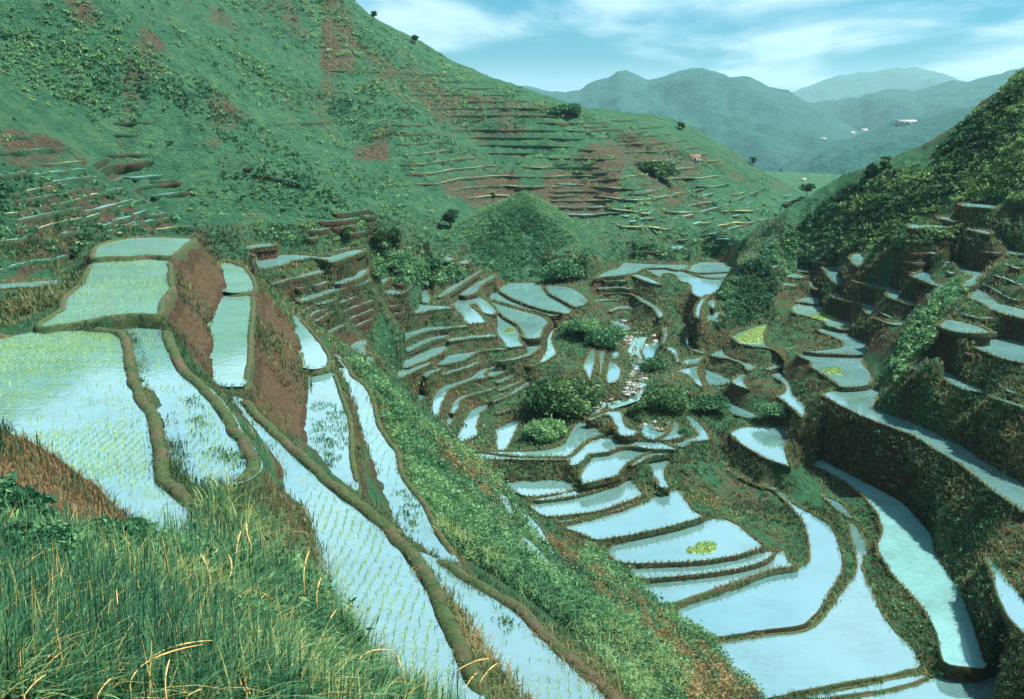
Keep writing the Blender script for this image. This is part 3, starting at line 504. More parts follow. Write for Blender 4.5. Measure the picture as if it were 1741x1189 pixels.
def ground_z(P):
    r, c = gi(P); r0 = r.astype(int); c0 = c.astype(int); fr = r - r0; fc = c - c0
    return (Z[r0, c0] * (1 - fr) + Z[np.minimum(r0 + 1, NR - 1), c0] * fr) * (1 - fc) + (Z[r0, np.minimum(c0 + 1, NP - 1)] * (1 - fr) + Z[np.minimum(r0 + 1, NR - 1), np.minimum(c0 + 1, NP - 1)] * fr) * fc
def sample(poly, n, seed=0):                       # n photo points spread over a traced region
    q = parse(poly) if isinstance(poly, str) else poly; r = np.random.RandomState(seed); lo, hi = q.min(0), q.max(0); o = []
    while sum(map(len, o)) < n:
        p = lo + (hi - lo) * r.rand(n * 2, 2); o.append(p[inpoly(p[:, 0], p[:, 1], q)])
    return np.concatenate(o)[:n]

# soil left bare on the slopes (ochre and brown fields, slips)
SOIL = np.zeros((NR, NP))
for q, s in SOILS:
    SOIL = np.maximum(SOIL, s * 1.25 * (soft(q) & (E >= EM - .004)))
for _ in range(9):
    p = np.pad(SOIL, 1, mode='edge'); SOIL = (p[:-2, 1:-1] + p[2:, 1:-1] + p[1:-1, :-2] + p[1:-1, 2:] + p[1:-1, 1:-1]) / 5

# split the grid: bank faces go to the terrace they hold up, the rest is hillside, scrub slope or earth
OW = OWN.copy(); ZT = np.array([-t['h'] for t in TER] + [-999.])
for _ in range(11):
    p = np.pad(OW, 1, mode='edge', ); cand = np.stack([p[:-2, 1:-1], p[2:, 1:-1], p[1:-1, :-2], p[1:-1, 2:]]); zz = ZT[cand]; zz = np.where(zz < Z[None] - .25, -999., zz)
    k = zz.argmax(0); bestz = zz.max(0); pick = np.take_along_axis(cand, k[None], 0)[0]
    OW = np.where((OW < 0) & (bestz > -900), pick, OW)
V = np.stack([GX, GY, Z], -1).reshape(-1, 3)
I0 = (np.arange(NR - 1)[:, None] * NP + np.arange(NP - 1)[None])
Q = np.stack([I0, I0 + 1, I0 + NP + 1, I0 + NP], -1).reshape(-1, 4)
ow = OWN.reshape(-1)[Q]; inside = (ow >= 0).all(1) & (ow == ow[:, :1]).all(1)
e1 = V[Q[:, 1]] - V[Q[:, 0]]; e2 = V[Q[:, 3]] - V[Q[:, 0]]; nn = np.cross(e1, e2); slope = np.abs(nn[:, 2]) / (np.linalg.norm(nn, axis=1) + 1e-9)
qo = OW.reshape(-1)[Q]; owner = np.where(qo.max(1) >= 0, np.take_along_axis(qo, ZT[qo].argmax(1)[:, None], 1)[:, 0], -1)
qz = V[Q][:, :, 2]; isbank = (~inside) & (owner >= 0) & ((slope < .86) | (ow >= 0).any(1)) & (qz.max(1) < ZT[owner] + .6)
rq = np.repeat(RR[:-1, None], NP - 1, 1).reshape(-1); hq = hillm[:-1, :-1].reshape(-1) > .02
hq |= (rq > 250) | rs[:-1, :-1].reshape(-1); sq = rs[:-1, :-1].reshape(-1)
rest = ~inside & ~isbank
kindq = np.where(hq, 0, np.where(rq < 30, 2, 1))
def submesh(name, sel, mat):
    q = Q[sel]; u, inv = np.unique(q, return_inverse=True); return u, inv.reshape(q.shape)
GROUND = []
for k, nm, mt in ((0, 'hillside', 'hill'), (1, 'valley_slope', 'scrub'), (2, 'near_slope', 'bank')):
    sel = rest & (kindq == k); u, f = submesh(nm, sel, mt)
    o = obj(nm, mesh(nm, V[u], f, MAT[mt], True, dict(soil=SOIL.reshape(-1)[u]))); tag(o, kind='structure'); GROUND.append(o)
# ------------------------------------------------------------------ rice terraces: each one a thing with water, dike and bank
def resample(p, step):
    q = np.vstack([p, p[:1]]); s = np.concatenate([[0], np.cumsum(np.linalg.norm(np.diff(q, axis=0), axis=1))])
    n = max(8, int(s[-1] / step)); u = np.linspace(0, s[-1], n, endpoint=False)
    return np.stack([np.interp(u, s, q[:, k]) for k in range(2)], 1)
def outward(p):
    t = np.roll(p, -1, 0) - np.roll(p, 1, 0); n = np.stack([t[:, 1], -t[:, 0]], 1); n /= np.linalg.norm(n, axis=1)[:, None] + 1e-9
    a = .5 * np.sum(p[:, 0] * np.roll(p[:, 1], -1) - np.roll(p[:, 0], -1) * p[:, 1])
    return n if a > 0 else -n
DIKEW = dict(P1=.42, P2=.34, P3=.34, P4=.42, P5=.42, P6a=.3, P6b=.3, P7a=.24, P7b=.26, P8=.28, P9=.38)
WEED = {'P1', 'P2', 'P3', 'P6a', 'P6b', 'f13'}
BLUE = {'s1', 's2', 's4', 's8', 's9', 's9b', 's11', 's12', 's13', 's14', 's15', 's17', 't6', 't6b', 'f3', 'f8', 'f15', 'f17', 'f21', 'R2', 'v19', 'v20b', 'r1b', 'v5', 'v3', 'f14'}
def blades(P, n_per, h, w, lean, seed, tint=(0, 1), jit=0., rows=None):
    """thin bent blades rooted at the points P: returns verts, faces and tint"""
    r = np.random.RandomState(seed); n = len(P) * n_per; B = np.repeat(P, n_per, 0).copy()
    if jit: B[:, :2] += r.randn(n, 2) * jit
    a = r.rand(n) * 6.283; L = np.abs(r.randn(n)) * lean + .1; hh = h * (.6 + .7 * r.rand(n)); d = np.stack([np.cos(a), np.sin(a)], 1)
    s = np.stack([-d[:, 1], d[:, 0]], 1) * (w * (.7 + .6 * r.rand(n)))[:, None] * .5
    v = np.zeros((n, 5, 3))
    v[:, 0, :2] = B[:, :2] - s; v[:, 1, :2] = B[:, :2] + s; v[:, 0, 2] = v[:, 1, 2] = B[:, 2] - .03
    m = B[:, :2] + d * (L * hh * .35)[:, None]; v[:, 2, :2] = m + s * .8; v[:, 3, :2] = m - s * .8; v[:, 2, 2] = v[:, 3, 2] = B[:, 2] + hh * .62
    v[:, 4, :2] = B[:, :2] + d * (L * hh)[:, None]; v[:, 4, 2] = B[:, 2] + hh * (1 - .25 * L)
    k = np.arange(n)[:, None] * 5
    f = np.concatenate([k + [0, 1, 2], k + [0, 2, 3], k + [3, 2, 4]]); tn = np.repeat(tint[0] + (tint[1] - tint[0]) * r.rand(n), 5)
    return v.reshape(-1, 3), f.astype(np.int32), tn
VISIBLE_ROWS = {'P1': (.30, .14), 'P4': (.32, .17), 'P5': (.32, .17), 'P9': (.30, .16), 'P2': (.5, .24), 'P8': (.6, .3)}
DIKE_TUFT = []
for i, t in enumerate(TER):
    h = t['h']; c = t['w'].mean(0); c = np.array([c[0], c[1], -h]); root = empty('rice_terrace', c); t['root'] = root
    tag(root, t['label'], 'rice terrace', t.get('group'))
    near_ = t['id'][0] == 'P'; dw = DIKEW.get(t['id'], .2); dh = .19 if dw > .4 else .13
    rng_m = np.hypot(*c[:2]); p = resample(t['w'][:, :2], .35 if near_ and rng_m < 70 else .7); n = outward(p); NN = len(p)
    for _ in range(2): n = (n + np.roll(n, 1, 0) + np.roll(n, -1, 0)); n /= np.linalg.norm(n, axis=1)[:, None] + 1e-9
    zo = ground_z(np.concatenate([p + n * (dw + .45), np.zeros((NN, 1))], 1)); high = zo > -h + (.12 if near_ else .28)
    # water sheet, a little under the dike and the foot of the bank behind
    wv = np.concatenate([p + n * np.where(high, .7 if near_ else .35, (.5 if t['id'] == 'P4' and near_ else .6 * dw))[:, None], np.zeros((NN, 1))], 1) - [c[0], c[1], 0]
    wm = MAT['water_weed'] if t['id'] in WEED else (MAT['water_blue'] if t['id'] in BLUE else MAT['water'])
    obj('paddy_water', mesh('paddy_water', wv, [list(range(NN))], wm, False), root)
    # dike: earth ridge along every edge that is not the foot of a higher bank
    keep = ~high
    for _ in range(1): keep = keep | (np.roll(keep, 1) & np.roll(keep, -1))
    jw = fbm(p[:, 0] * .9, p[:, 1] * .9, 3); jh = fbm(p[:, 0] * 1.7 + 40, p[:, 1] * 1.7, 3)
    prof = [(-.10, -.12), (-.02, dh * .55), (dw * .22, dh * .95), (dw * .5, dh), (dw * .8, dh * .92), (dw * 1.05, dh * .4), (dw * 1.2, -.3)] + ([(dw * 1.35, -.9)] if near_ else [(dw * 1.3, -.5)])
    for _ in range(3): keep = keep & ~(~np.roll(keep, 1) & ~np.roll(keep, -1))
    run = np.where(keep, 9., 0.)
    for _ in range(9): run = np.minimum(run, np.minimum(np.roll(run, 1), np.roll(run, -1)) + 1)
    run = np.clip(run / 5, 0, 1) ** .7
    if rng_m < 240: DIKE_TUFT.append(np.concatenate([np.repeat(p[keep], 4, 0) + np.repeat(n[keep], 4, 0) * (np.where(rng.rand(4 * keep.sum(), 1) < .35, rng.rand(4 * keep.sum(), 1) * .25 - .05, .65 + rng.rand(4 * keep.sum(), 1) * .6) * dw), np.full((4 * keep.sum(), 1), -h + dh * .55)], 1))
    rv = []
    for off, z in prof:
        o_ = off + jw * dw * .15; zz = (z + (jh * (.03 + dh * .12) if z > 0 else 0) + .5) * run - .5
        rv.append(np.concatenate([p + n * o_[:, None], np.full((NN, 1), 0) + np.reshape(zz * np.ones(NN), (-1, 1))], 1))
    rv = np.stack(rv, 1) - [c[0], c[1], 0]; kf = len(prof); fs = []
    idx = np.flatnonzero(keep & np.roll(keep, -1)); 
    runs = np.split(idx, np.flatnonzero(np.diff(idx) > 1) + 1) if len(idx) else []
    if len(runs) > 1 and idx[0] == 0 and idx[-1] == NN - 1: runs = [np.concatenate([runs[-1], runs[0]])] + runs[1:-1]
    for idx in runs:
        if len(idx) < (16 if near_ else 5): continue
        fs = []
        for k in range(kf - 1):
            a = idx * kf + k; b = ((idx + 1) % NN) * kf + k; fs.append(np.stack([a, b, b + 1, a + 1], 1))
        fs = np.concatenate(fs); u, inv = np.unique(fs, return_inverse=True)
        obj('dike', mesh('dike', rv.reshape(-1, 3)[u], inv.reshape(fs.shape), MAT['dike'] if rng_m < 105 else MAT['bank'], True, dict(soil=np.full(len(u), -.1))), root)
    sel = isbank & (owner == i)
    if sel.sum() > 3:
        uu, f = submesh('bank', sel, None)
        obj('bank', mesh('bank', V[uu] - c, f, MAT['bank'], True, dict(soil=SOIL.reshape(-1)[uu] + .0)), root)
    # rows of seedlings standing in the nearer paddies
    if t['id'] in VISIBLE_ROWS:
        dx, dy = VISIBLE_ROWS[t['id']]; lo, hi = p.min(0), p.max(0); gx, gy = np.meshgrid(np.arange(lo[0], hi[0], dx), np.arange(lo[1], hi[1], dy))
        gx = gx + .25 * np.sin(gy * .22 + gx * .1) + .12 * np.sin(gy * .6); q = np.stack([gx.ravel(), gy.ravel()], 1); q += rng.randn(*q.shape) * .028
        q = q[inpoly(q[:, 0], q[:, 1], p - n * .25)]; dens = fbm(q[:, 0] / 5, q[:, 1] / 5, 3) + .55
        q = q[rng.rand(len(q)) < np.clip(dens + .35, .12, .97)]
        B = np.concatenate([q, np.zeros((len(q), 1))], 1) - [c[0], c[1], 0]
        v, f, tn = blades(B, 3, .16, .022, .8, i, (.2, 1)); tag(obj('rice_seedlings', mesh('rice_seedlings', v, f, MAT['rice'], True, dict(tint=tn)), root), kind='stuff')
# dark floating weeds on some paddies (traced patches)
WEEDS = dict(P7b="530,690 560,680 590,700 592,760 560,800 535,790", P4="318,668 335,668 350,760 420,770 410,800 370,790 335,740", P8="676,835 690,832 712,865 712,900 700,902 680,870", P9="845,1030 855,1035 870,1065 880,1075 870,1078 848,1048")
for t in TER:
    if t['id'] in WEEDS:
        q = on_level(sample(WEEDS[t['id']], dict(P7b=150, P4=46, P8=40, P9=8)[t['id']], 4), t['h']); c = np.array(t['root'].location); B = q - c; B[:, 2] = .0
        v, f, tn = blades(B, 5, .16, .05, 1.3, 5, (0, .6), .16); tag(obj('water_weeds', mesh('water_weeds', v, f, MAT['dleaf'], True, dict(tint=tn)), t['root']), kind='stuff')

# seedbeds: dense mats of young rice standing in the shallow water
BEDS = [('v16', "1168,936 1190,922 1222,921 1219,940 1190,944 1172,940", 'small yellow green seedbed floating in a pale valley floor paddy'),
        ('f5', "1248,575 1270,562 1305,551 1299,568 1298,585 1262,584", 'bright green nursery field of young rice on the right slope'),
        ('f13', "1372,538 1410,530 1438,541 1420,545 1390,543", 'thin yellow green seedbed at the near end of a pale paddy'),
        ('f12', "1398,560 1412,547 1438,553 1440,562 1412,563", 'yellow green seedbed beside the pale S shaped paddy'),
        ('f11', "1390,630 1420,624 1438,637 1415,637", 'green seedbed in the centre of the bright square paddy'),
        ('c4', "856,562 872,558 876,566 858,567", 'tiny bright green seedbed in a basin below the conical hill')]
for tid, q, lab in BEDS:
    t = [x for x in TER if x['id'] == tid][0]; w = on_level(chaikin(parse(q), .2, 2), t['h']); c = w.mean(0); p = resample(w[:, :2], .4); NN = len(p)
    p = p + outward(p) * (fbm(p[:, 0] * 1.1, p[:, 1] * 1.1, 3) * .25)[:, None]
    v = np.concatenate([np.concatenate([p, np.full((NN, 1), -.02)], 1), np.concatenate([p - outward(p) * .12, np.full((NN, 1), .05)], 1)]) - [c[0], c[1], 0]
    fl = [[k, (k + 1) % NN, NN + (k + 1) % NN, NN + k] for k in range(NN)] + [list(range(NN, 2 * NN))]
    root = empty('rice_seedbed', c); tag(root, lab, 'seedbed')
    obj('mud_bed', mesh('mud_bed', v, fl, plain_mat('seedbed_mud', (.12, .22, .07), (.2, .3, .1), 2.), False), root)
    lo, hi = p.min(0), p.max(0); g = lo + (hi - lo) * rng.rand(int(np.prod(hi - lo) * 22) + 200, 2); g = g[inpoly(g[:, 0], g[:, 1], p)][:9000]
    B = np.concatenate([g, np.full((len(g), 1), .05)], 1) - [c[0], c[1], 0]
    v, f, tn = blades(B, 2, .22, .06, .6, 3); tag(obj('young_rice', mesh('young_rice', v, f, MAT['bed'], True, dict(tint=tn)), root), kind='stuff')
HAZE = 0.68e-4; SUN_EL = math.radians(62); SUN_AZ = math.radians(82); SUN = 4.6; SKY_STRENGTH = .055; EXPO = 1.36
CLOUD_A = (4.2, 6.7, 7.6); CLOUD_B = (7.2, 8.8, 9.1); SKY_TINT = (.14, .64, .90); CLOUD_OFF = (2.3, .4, 0)
# ------------------------------------------------------------------ conical hill, far ground and mountains
def polar_hill(name, apex_px, r_apex, base_h, rad, prof, seed, mat, rough, squash=1., n=(150, 70)):
    a = at_range(apex_px, r_apex)[0]; H_ = a[2] + base_h; th = np.linspace(0, 2 * np.pi, n[0], endpoint=False); s = np.linspace(0, 1, n[1])
    S, T = np.meshgrid(s, th, indexing='ij'); R = rad(T) * S; X = a[0] + R * np.cos(T); Y = a[1] + R * np.sin(T) * squash
    Zz = a[2] - H_ * prof(S); w = np.clip(S * 5, 0, 1); Zz = Zz + w * (fbm(X / 6 + seed, Y / 6, 4) * rough + fbm(X / 1.7, Y / 1.7, 3) * rough * .35)
    v = np.stack([X, Y, Zz], -1).reshape(-1, 3); f = []
    i = np.arange(n[1] - 1)[:, None] * n[0]; j = np.arange(n[0])[None]; k = (j + 1) % n[0]
    f = np.stack([i + j, i + k, i + n[0] + k, i + n[0] + j], -1).reshape(-1, 4)
    return v, f, a
def cone_rad(T):
    c = np.cos(T)
    return 27. + np.where(c < 0, 4. * -c, -1.0 * c) + .8 * np.sin(3 * T + 1)
cone_v, cone_f, cone_a = polar_hill('conical_hill', (888, 328), 250, 39.5, cone_rad, lambda S: S ** 1.3, 3., None, .3)
cone_o = obj('conical_hill', mesh('conical_hill', cone_v, cone_f, MAT['hill'])); tag(cone_o, kind='structure')

nb = 120; xs = np.linspace(-9000, 9000, nb); X, Y = np.meshgrid(xs, np.linspace(500, 16000, nb)); Zg = -200 + fbm(X / 900, Y / 900, 4) * 25
i = np.arange(nb - 1)[:, None] * nb + np.arange(nb - 1)[None]; gf = np.stack([i, i + 1, i + nb + 1, i + nb], -1).reshape(-1, 4)
tag(obj('valley_ground', mesh('valley_ground', np.stack([X, Y, Zg], -1).reshape(-1, 3), gf, MAT['mount'])), kind='structure')
xs = np.linspace(-900, 900, 40); X, Y = np.meshgrid(xs, np.linspace(-300, 1000, 40)); i = np.arange(39)[:, None] * 40 + np.arange(39)[None]
tag(obj('ground', mesh('ground', np.stack([X, Y, np.full(X.shape, -175.)], -1).reshape(-1, 3), np.stack([i, i + 1, i + 41, i + 40], -1).reshape(-1, 4), MAT['scrub'])), kind='structure')

def mountain(name, crest, r0, base, front, back, spur, seed, na=420, nr=150, rtilt=0.):
    """a range whose crest is seen along the points of crest, r0 metres away, with spurs and gullies running down from it"""
    q = parse(crest); a = np.arctan2(*ray(q)[:, :2].T); e = ray(q)[:, 2] / np.hypot(*ray(q)[:, :2].T)
    A = np.linspace(a[0], a[-1], na); s = np.linspace(-1, 1, nr); s = np.sign(s) * np.abs(s) ** 1.3
    rc = r0 * (1 + rtilt * (A - A.mean()) + .012 * fbm(A * 30 + seed, A * 0, 3)); ez = np.interp(A, a, e)
    S, AA = np.meshgrid(s, A, indexing='ij'); R = rc[None] + np.where(S < 0, S * front, S * back); top = (ez * rc)[None]
    X = np.sin(AA) * R; Y = np.cos(AA) * R; d = np.abs(S); fall = np.where(d < 1, 1 - (1 - d) ** 1.15, 1)
    U = AA * r0; wv = np.clip(d * 3.5, 0, 1) * np.clip((1 - d) * 4, 0, 1)
    ns = ridged((X + .4 * Y) / spur + seed, (Y - .4 * X) / spur * .75, 4)
    Zz = top + (base - top) * fall + wv * (ns * spur * .06 + fbm(X / (spur * .3), Y / (spur * .3), 4) * spur * .07)
    Zz = np.minimum(Zz, np.where(S < 0, top + (ez[None] * (R - rc[None])), 1e9)) if False else Zz
    Zz += np.clip(1 - d * 12, 0, 1) * fbm(A[None] * r0 / spur * 9 + seed, A[None] * 0, 3) * spur * .012
    v = np.stack([X, Y, Zz], -1).reshape(-1, 3); i = np.arange(nr - 1)[:, None] * na + np.arange(na - 1)[None]
    o = obj(name, mesh(name, v, np.stack([i, i + 1, i + na + 1, i + na], -1).reshape(-1, 4), MAT['mount'])); tag(o, kind='structure'); return o
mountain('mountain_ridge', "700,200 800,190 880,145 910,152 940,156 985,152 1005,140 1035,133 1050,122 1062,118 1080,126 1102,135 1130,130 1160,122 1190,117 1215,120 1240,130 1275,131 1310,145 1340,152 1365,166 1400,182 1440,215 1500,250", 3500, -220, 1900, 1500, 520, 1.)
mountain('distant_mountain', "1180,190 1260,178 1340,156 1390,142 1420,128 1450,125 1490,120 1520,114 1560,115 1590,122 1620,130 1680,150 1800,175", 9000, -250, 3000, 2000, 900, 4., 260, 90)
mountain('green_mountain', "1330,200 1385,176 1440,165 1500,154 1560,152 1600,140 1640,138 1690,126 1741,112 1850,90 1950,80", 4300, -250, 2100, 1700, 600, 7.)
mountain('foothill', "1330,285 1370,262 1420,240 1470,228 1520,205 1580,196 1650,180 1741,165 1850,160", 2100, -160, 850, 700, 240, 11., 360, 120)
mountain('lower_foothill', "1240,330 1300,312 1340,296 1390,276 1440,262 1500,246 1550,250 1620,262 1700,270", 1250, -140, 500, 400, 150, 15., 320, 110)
0 and mountain('left_foothill', "1020,240 1100,225 1150,228 1200,238 1260,262 1310,285 1350,305 1400,330", 1250, -150, 420, 400, 150, 19., 300, 100)

# ------------------------------------------------------------------ air
hb = np.array([[x, y, z] for z in (-310, 330) for y in (-400, 16500) for x in (-9500, 9500)], float)
hm, nt, o = nmat('air'); vol = N(nt, 'ShaderNodeVolumePrincipled'); vol.inputs['Density'].default_value = HAZE; vol.inputs['Color'].default_value = (.48, .82, 1., 1); vol.inputs['Anisotropy'].default_value = .1
nt.links.new(vol.outputs[0], o.inputs['Volume'])
hz = obj('haze', mesh('haze', hb, [[0, 2, 3, 1], [4, 5, 7, 6], [0, 1, 5, 4], [2, 6, 7, 3], [0, 4, 6, 2], [1, 3, 7, 5]], hm, False)); tag(hz, kind='stuff')

# ------------------------------------------------------------------ sky, clouds and sun
sc = bpy.context.scene; wd = bpy.data.worlds.new('World'); sc.world = wd; wd.use_nodes = True; nt = wd.node_tree; nt.nodes.clear()
wo = nt.nodes.new('ShaderNodeOutputWorld'); bg = nt.nodes.new('ShaderNodeBackground')
sky = N(nt, 'ShaderNodeTexSky', sky_type='NISHITA', sun_disc=False, sun_elevation=SUN_EL, sun_rotation=SUN_AZ, air_density=1., dust_density=1.2, ozone_density=1.2)
tc = N(nt, 'ShaderNodeTexCoord'); sx = N(nt, 'ShaderNodeSeparateXYZ'); nt.links.new(tc.outputs['Generated'], sx.inputs[0])
den = math_(nt, 'ADD', math_(nt, 'MAXIMUM', sx.outputs[2], 0.), .09)
cx = N(nt, 'ShaderNodeCombineXYZ'); nt.links.new(math_(nt, 'DIVIDE', sx.outputs[0], den), cx.inputs[0]); nt.links.new(math_(nt, 'DIVIDE', sx.outputs[1], den), cx.inputs[1])
mp = N(nt, 'ShaderNodeMapping'); mp.inputs['Scale'].default_value = (.62, .34, 1); mp.inputs['Rotation'].default_value = (0, 0, .12); mp.inputs['Location'].default_value = CLOUD_OFF; nt.links.new(cx.outputs[0], mp.inputs[0])
c1 = noise(nt, 1.15, 9, .55, mp.outputs[0]); c1.inputs['Distortion'].default_value = .35
cm = ramp(nt, c1.outputs[0], [(.39, (0, 0, 0)), (.60, (1, 1, 1))]); cm.color_ramp.interpolation = 'EASE'
c2 = noise(nt, 3.2, 6, .6, mp.outputs[0]); cc = ramp(nt, c2.outputs[0], [(.3, CLOUD_A), (.7, CLOUD_B)])
hz_f = ramp(nt, sx.outputs[2], [(.0, (.45, .45, .45)), (.04, (0, 0, 0))])
added_deck = ramp(nt, sx.outputs[2], [(.11, (0, 0, 0)), (.26, (.50, .52, .54))])           # unseen cloud added above the view, to pale the water and lift the fill light
fac = math_(nt, 'MAXIMUM', math_(nt, 'MAXIMUM', math_(nt, 'MULTIPLY', cm.outputs[0], .86), hz_f.outputs[0]), added_deck.outputs[0])
skt = mix(nt, 1., sky.outputs[0], SKY_TINT, 'MULTIPLY')
col = mix(nt, fac, skt, cc.outputs[0]); nt.links.new(col, bg.inputs[0]); bg.inputs[1].default_value = SKY_STRENGTH
nt.links.new(bg.outputs[0], wo.inputs[0])
sd = bpy.data.lights.new('sun', 'SUN'); sd.energy = SUN; sd.angle = math.radians(.5); sd.color = (1, .93, .80); so = bpy.data.objects.new('sun', sd); C.objects.link(so)
sdir = Vector((math.sin(SUN_AZ) * math.cos(SUN_EL), math.cos(SUN_AZ) * math.cos(SUN_EL), math.sin(SUN_EL))); so.rotation_euler = sdir.to_track_quat('Z', 'Y').to_euler()
vs = sc.view_settings; sc.display_settings.display_device = 'sRGB'; vs.view_transform = 'Standard'; vs.look = 'None'; vs.exposure = EXPO; vs.gamma = 1
sc.render.engine = 'CYCLES'; cy = sc.cycles; cy.max_bounces = 6; cy.diffuse_bounces = 2; cy.glossy_bounces = 3; cy.transmission_bounces = 2; cy.volume_bounces = 0; cy.transparent_max_bounces = 4
cy.use_denoising = True; cy.use_adaptive_sampling = True; cy.adaptive_threshold = .02
# ------------------------------------------------------------------ narrow far terraces: ledges on the hillsides
SLAB = dict(water=('thin water filled ledge curving across the left hillside', 'water ledges on the left hillside'), earth=('narrow dry brown terrace step on the left hillside', 'brown terrace steps on the left hillside'),
            hill=('faint narrow terrace step high on the big green hill', 'faint terrace steps on the big hill'), gap=('thin grassy lipped terrace ledge on a bank between the larger paddies', 'thin ledges between the larger paddies'),
            valley=('small far rice terrace ledge in the valley beyond the conical hill', 'far rice terraces beyond the conical hill'))
def ledge(P, g, wpx):
    rr = np.hypot(P[:, 0], P[:, 1]); d = P[:, :2] / rr[:, None]; r0 = rr.mean(); tn = max(.05, -np.median(P[:, 2]) / r0)
    dep = float(np.clip(wpx * r0 / F / tn * .75, .7, dict(water=3.2, earth=1.8, hill=2.4, valley=5., gap=2.4)[g]))
    hm = dict(water=.6, earth=.55, hill=.7, valley=.7, gap=1.)[g]; best = np.full(len(P), .35)
    for dd in np.arange(.5, dep + .2, .25):
        gz = ground_z(np.concatenate([P[:, :2] - d * dd, P[:, 2:]], 1)); best = np.where(P[:, 2] - gz < hm, dd, best)
    best = np.convolve(np.pad(best, 2, mode='edge'), np.ones(5) / 5, 'valid'); e = np.sin(np.linspace(.03, np.pi - .03, len(P))) ** .4 * (1 + .3 * fbm(P[:, 0] * .3, P[:, 1] * .3, 2)); dz = best * e
    wet = g in ('water', 'valley', 'gap'); hw = .6
    back = np.concatenate([P[:, :2] + d * .6, P[:, 2:]], 1); fr = np.concatenate([P[:, :2] - d * dz[:, None], P[:, 2:]], 1); c = P.mean(0); n_ = len(P)
    root = empty('rice_terrace', c); tag(root, SLAB[g][0], 'rice terrace', SLAB[g][1])
    st = lambda rows: (np.concatenate(rows) - c, np.concatenate([np.stack([k * n_ + np.arange(n_ - 1), k * n_ + np.arange(1, n_), (k + 1) * n_ + np.arange(1, n_), (k + 1) * n_ + np.arange(n_ - 1)], 1) for k in range(len(rows) - 1)]))
    v, f = st([fr, back]); obj('paddy_water' if wet else 'terrace_top', mesh('ledge', v, f, MAT['water'] if wet else MAT['ledge'], False), root)
    o_ = lambda a, z: np.concatenate([fr[:, :2] - d * a, fr[:, 2:] + z * np.minimum(1, e[:, None] * 1.5)], 1)
    v, f = st([o_(-.1, 0), o_(-.02, .04), o_(.2, .03), o_(.3, -.3), o_(.4, -hw), o_(.0, -hw - 1.2)]); obj('bank', mesh('bank', v, f, MAT['bank'] if g == 'gap' else MAT['hillbank'], True, dict(soil=np.full(len(v), .05))), root)
for g, q, wpx in STRIPS:
    if g in ('earth', 'hill'): continue
    p = parse(q); n_ = max(4, int(np.hypot(*(p[-1] - p[0])) / 6)); s = np.concatenate([[0], np.cumsum(np.linalg.norm(np.diff(p, axis=0), axis=1))])
    u = np.linspace(0, s[-1], n_); p = np.stack([np.interp(u, s, p[:, k]) for k in range(2)], 1)
    P, _ = hit(p); ok = ~np.isnan(P[:, 0])
    if ok.sum() < 4: continue
    P = P[ok]; rr = np.hypot(P[:, 0], P[:, 1]); rr = np.convolve(np.pad(rr, 2, mode='edge'), np.ones(5) / 5, 'valid'); P = at_range(p[ok], rr)
    P[:, 2] = .5 * P[:, 2] + .5 * np.median(P[:, 2]) if rr.mean() < 260 else P[:, 2]
    if rr.mean() < 250 and p[:, 0].mean() > 1190: continue
    ledge(P, g, wpx)
# steps that follow the contours of the hillsides
for poly, step, g, lo_, hi_, share, sd0 in (("670,120 760,120 900,170 1130,215 1300,312 1290,400 1060,430 1000,330 900,325 780,330 720,340 670,300", 2.4, 'hill', 30, 150, .85, 1), ("-10,205 210,205 300,290 330,390 130,430 60,470 -10,470", 1.8, 'earth', 30, 130, .85, 2), ("230,150 670,140 670,330 420,300 300,250", 8., 'hill', 30, 90, .5, 3), ("440,425 640,430 720,520 640,565 560,545 500,505", 1.1, 'gap', 8, 50, .85, 4), ("1230,560 1340,430 1500,425 1741,395 1741,720 1560,700 1480,640 1330,560", 1.5, 'gap', 8, 50, .75, 5), ("1000,475 1260,520 1330,560 1240,700 1080,640 1120,560 1000,520", 1.0, 'gap', 8, 40, .85, 6), ("700,640 830,640 900,720 820,760 740,740 640,620", 1., 'gap', 8, 40, .8, 7)):
    q_ = np.random.RandomState(sd0); reg = inpoly(PXX, PYY, parse(poly)) & (E >= EM - .0015) & (RR[:, None] > 105) & ((free > .1) if g == 'gap' else True); cols = np.flatnonzero(reg.any(0))
    for zl in np.arange(-34, 40, step) + q_.rand() * step:
        r_ = np.full(NP, np.nan); up = (Z[:-1] < zl) & (Z[1:] >= zl) & reg[1:]
        for j in cols:
            k = np.flatnonzero(up[:, j])
            if len(k): k = k[0]; r_[j] = RR[k] + (RR[k + 1] - RR[k]) * (zl - Z[k, j]) / (Z[k + 1, j] - Z[k, j])
        j = cols[0]
        while j < cols[-1]:
            L = q_.randint(lo_, hi_); e_ = j
            while e_ < min(j + L, NP - 1) and not np.isnan(r_[e_]) and (e_ == j or abs(r_[e_] - r_[e_ - 1]) < .02 * r_[e_]): e_ += 1
            if e_ - j >= 9 and q_.rand() < share:
                jj = np.arange(j, e_); rr = np.convolve(np.pad(r_[jj], 3, mode='edge'), np.ones(7) / 7, 'valid'); s_ = slice(None, None, 2)
                ledge(np.stack([np.sin(PH[jj]) * rr, np.cos(PH[jj]) * rr, np.full(len(jj), zl)], 1)[s_], ('water' if q_.rand() < .5 else g) if g == 'earth' else g, 3)
            j = max(e_, j + 1) + q_.randint(0, 5)

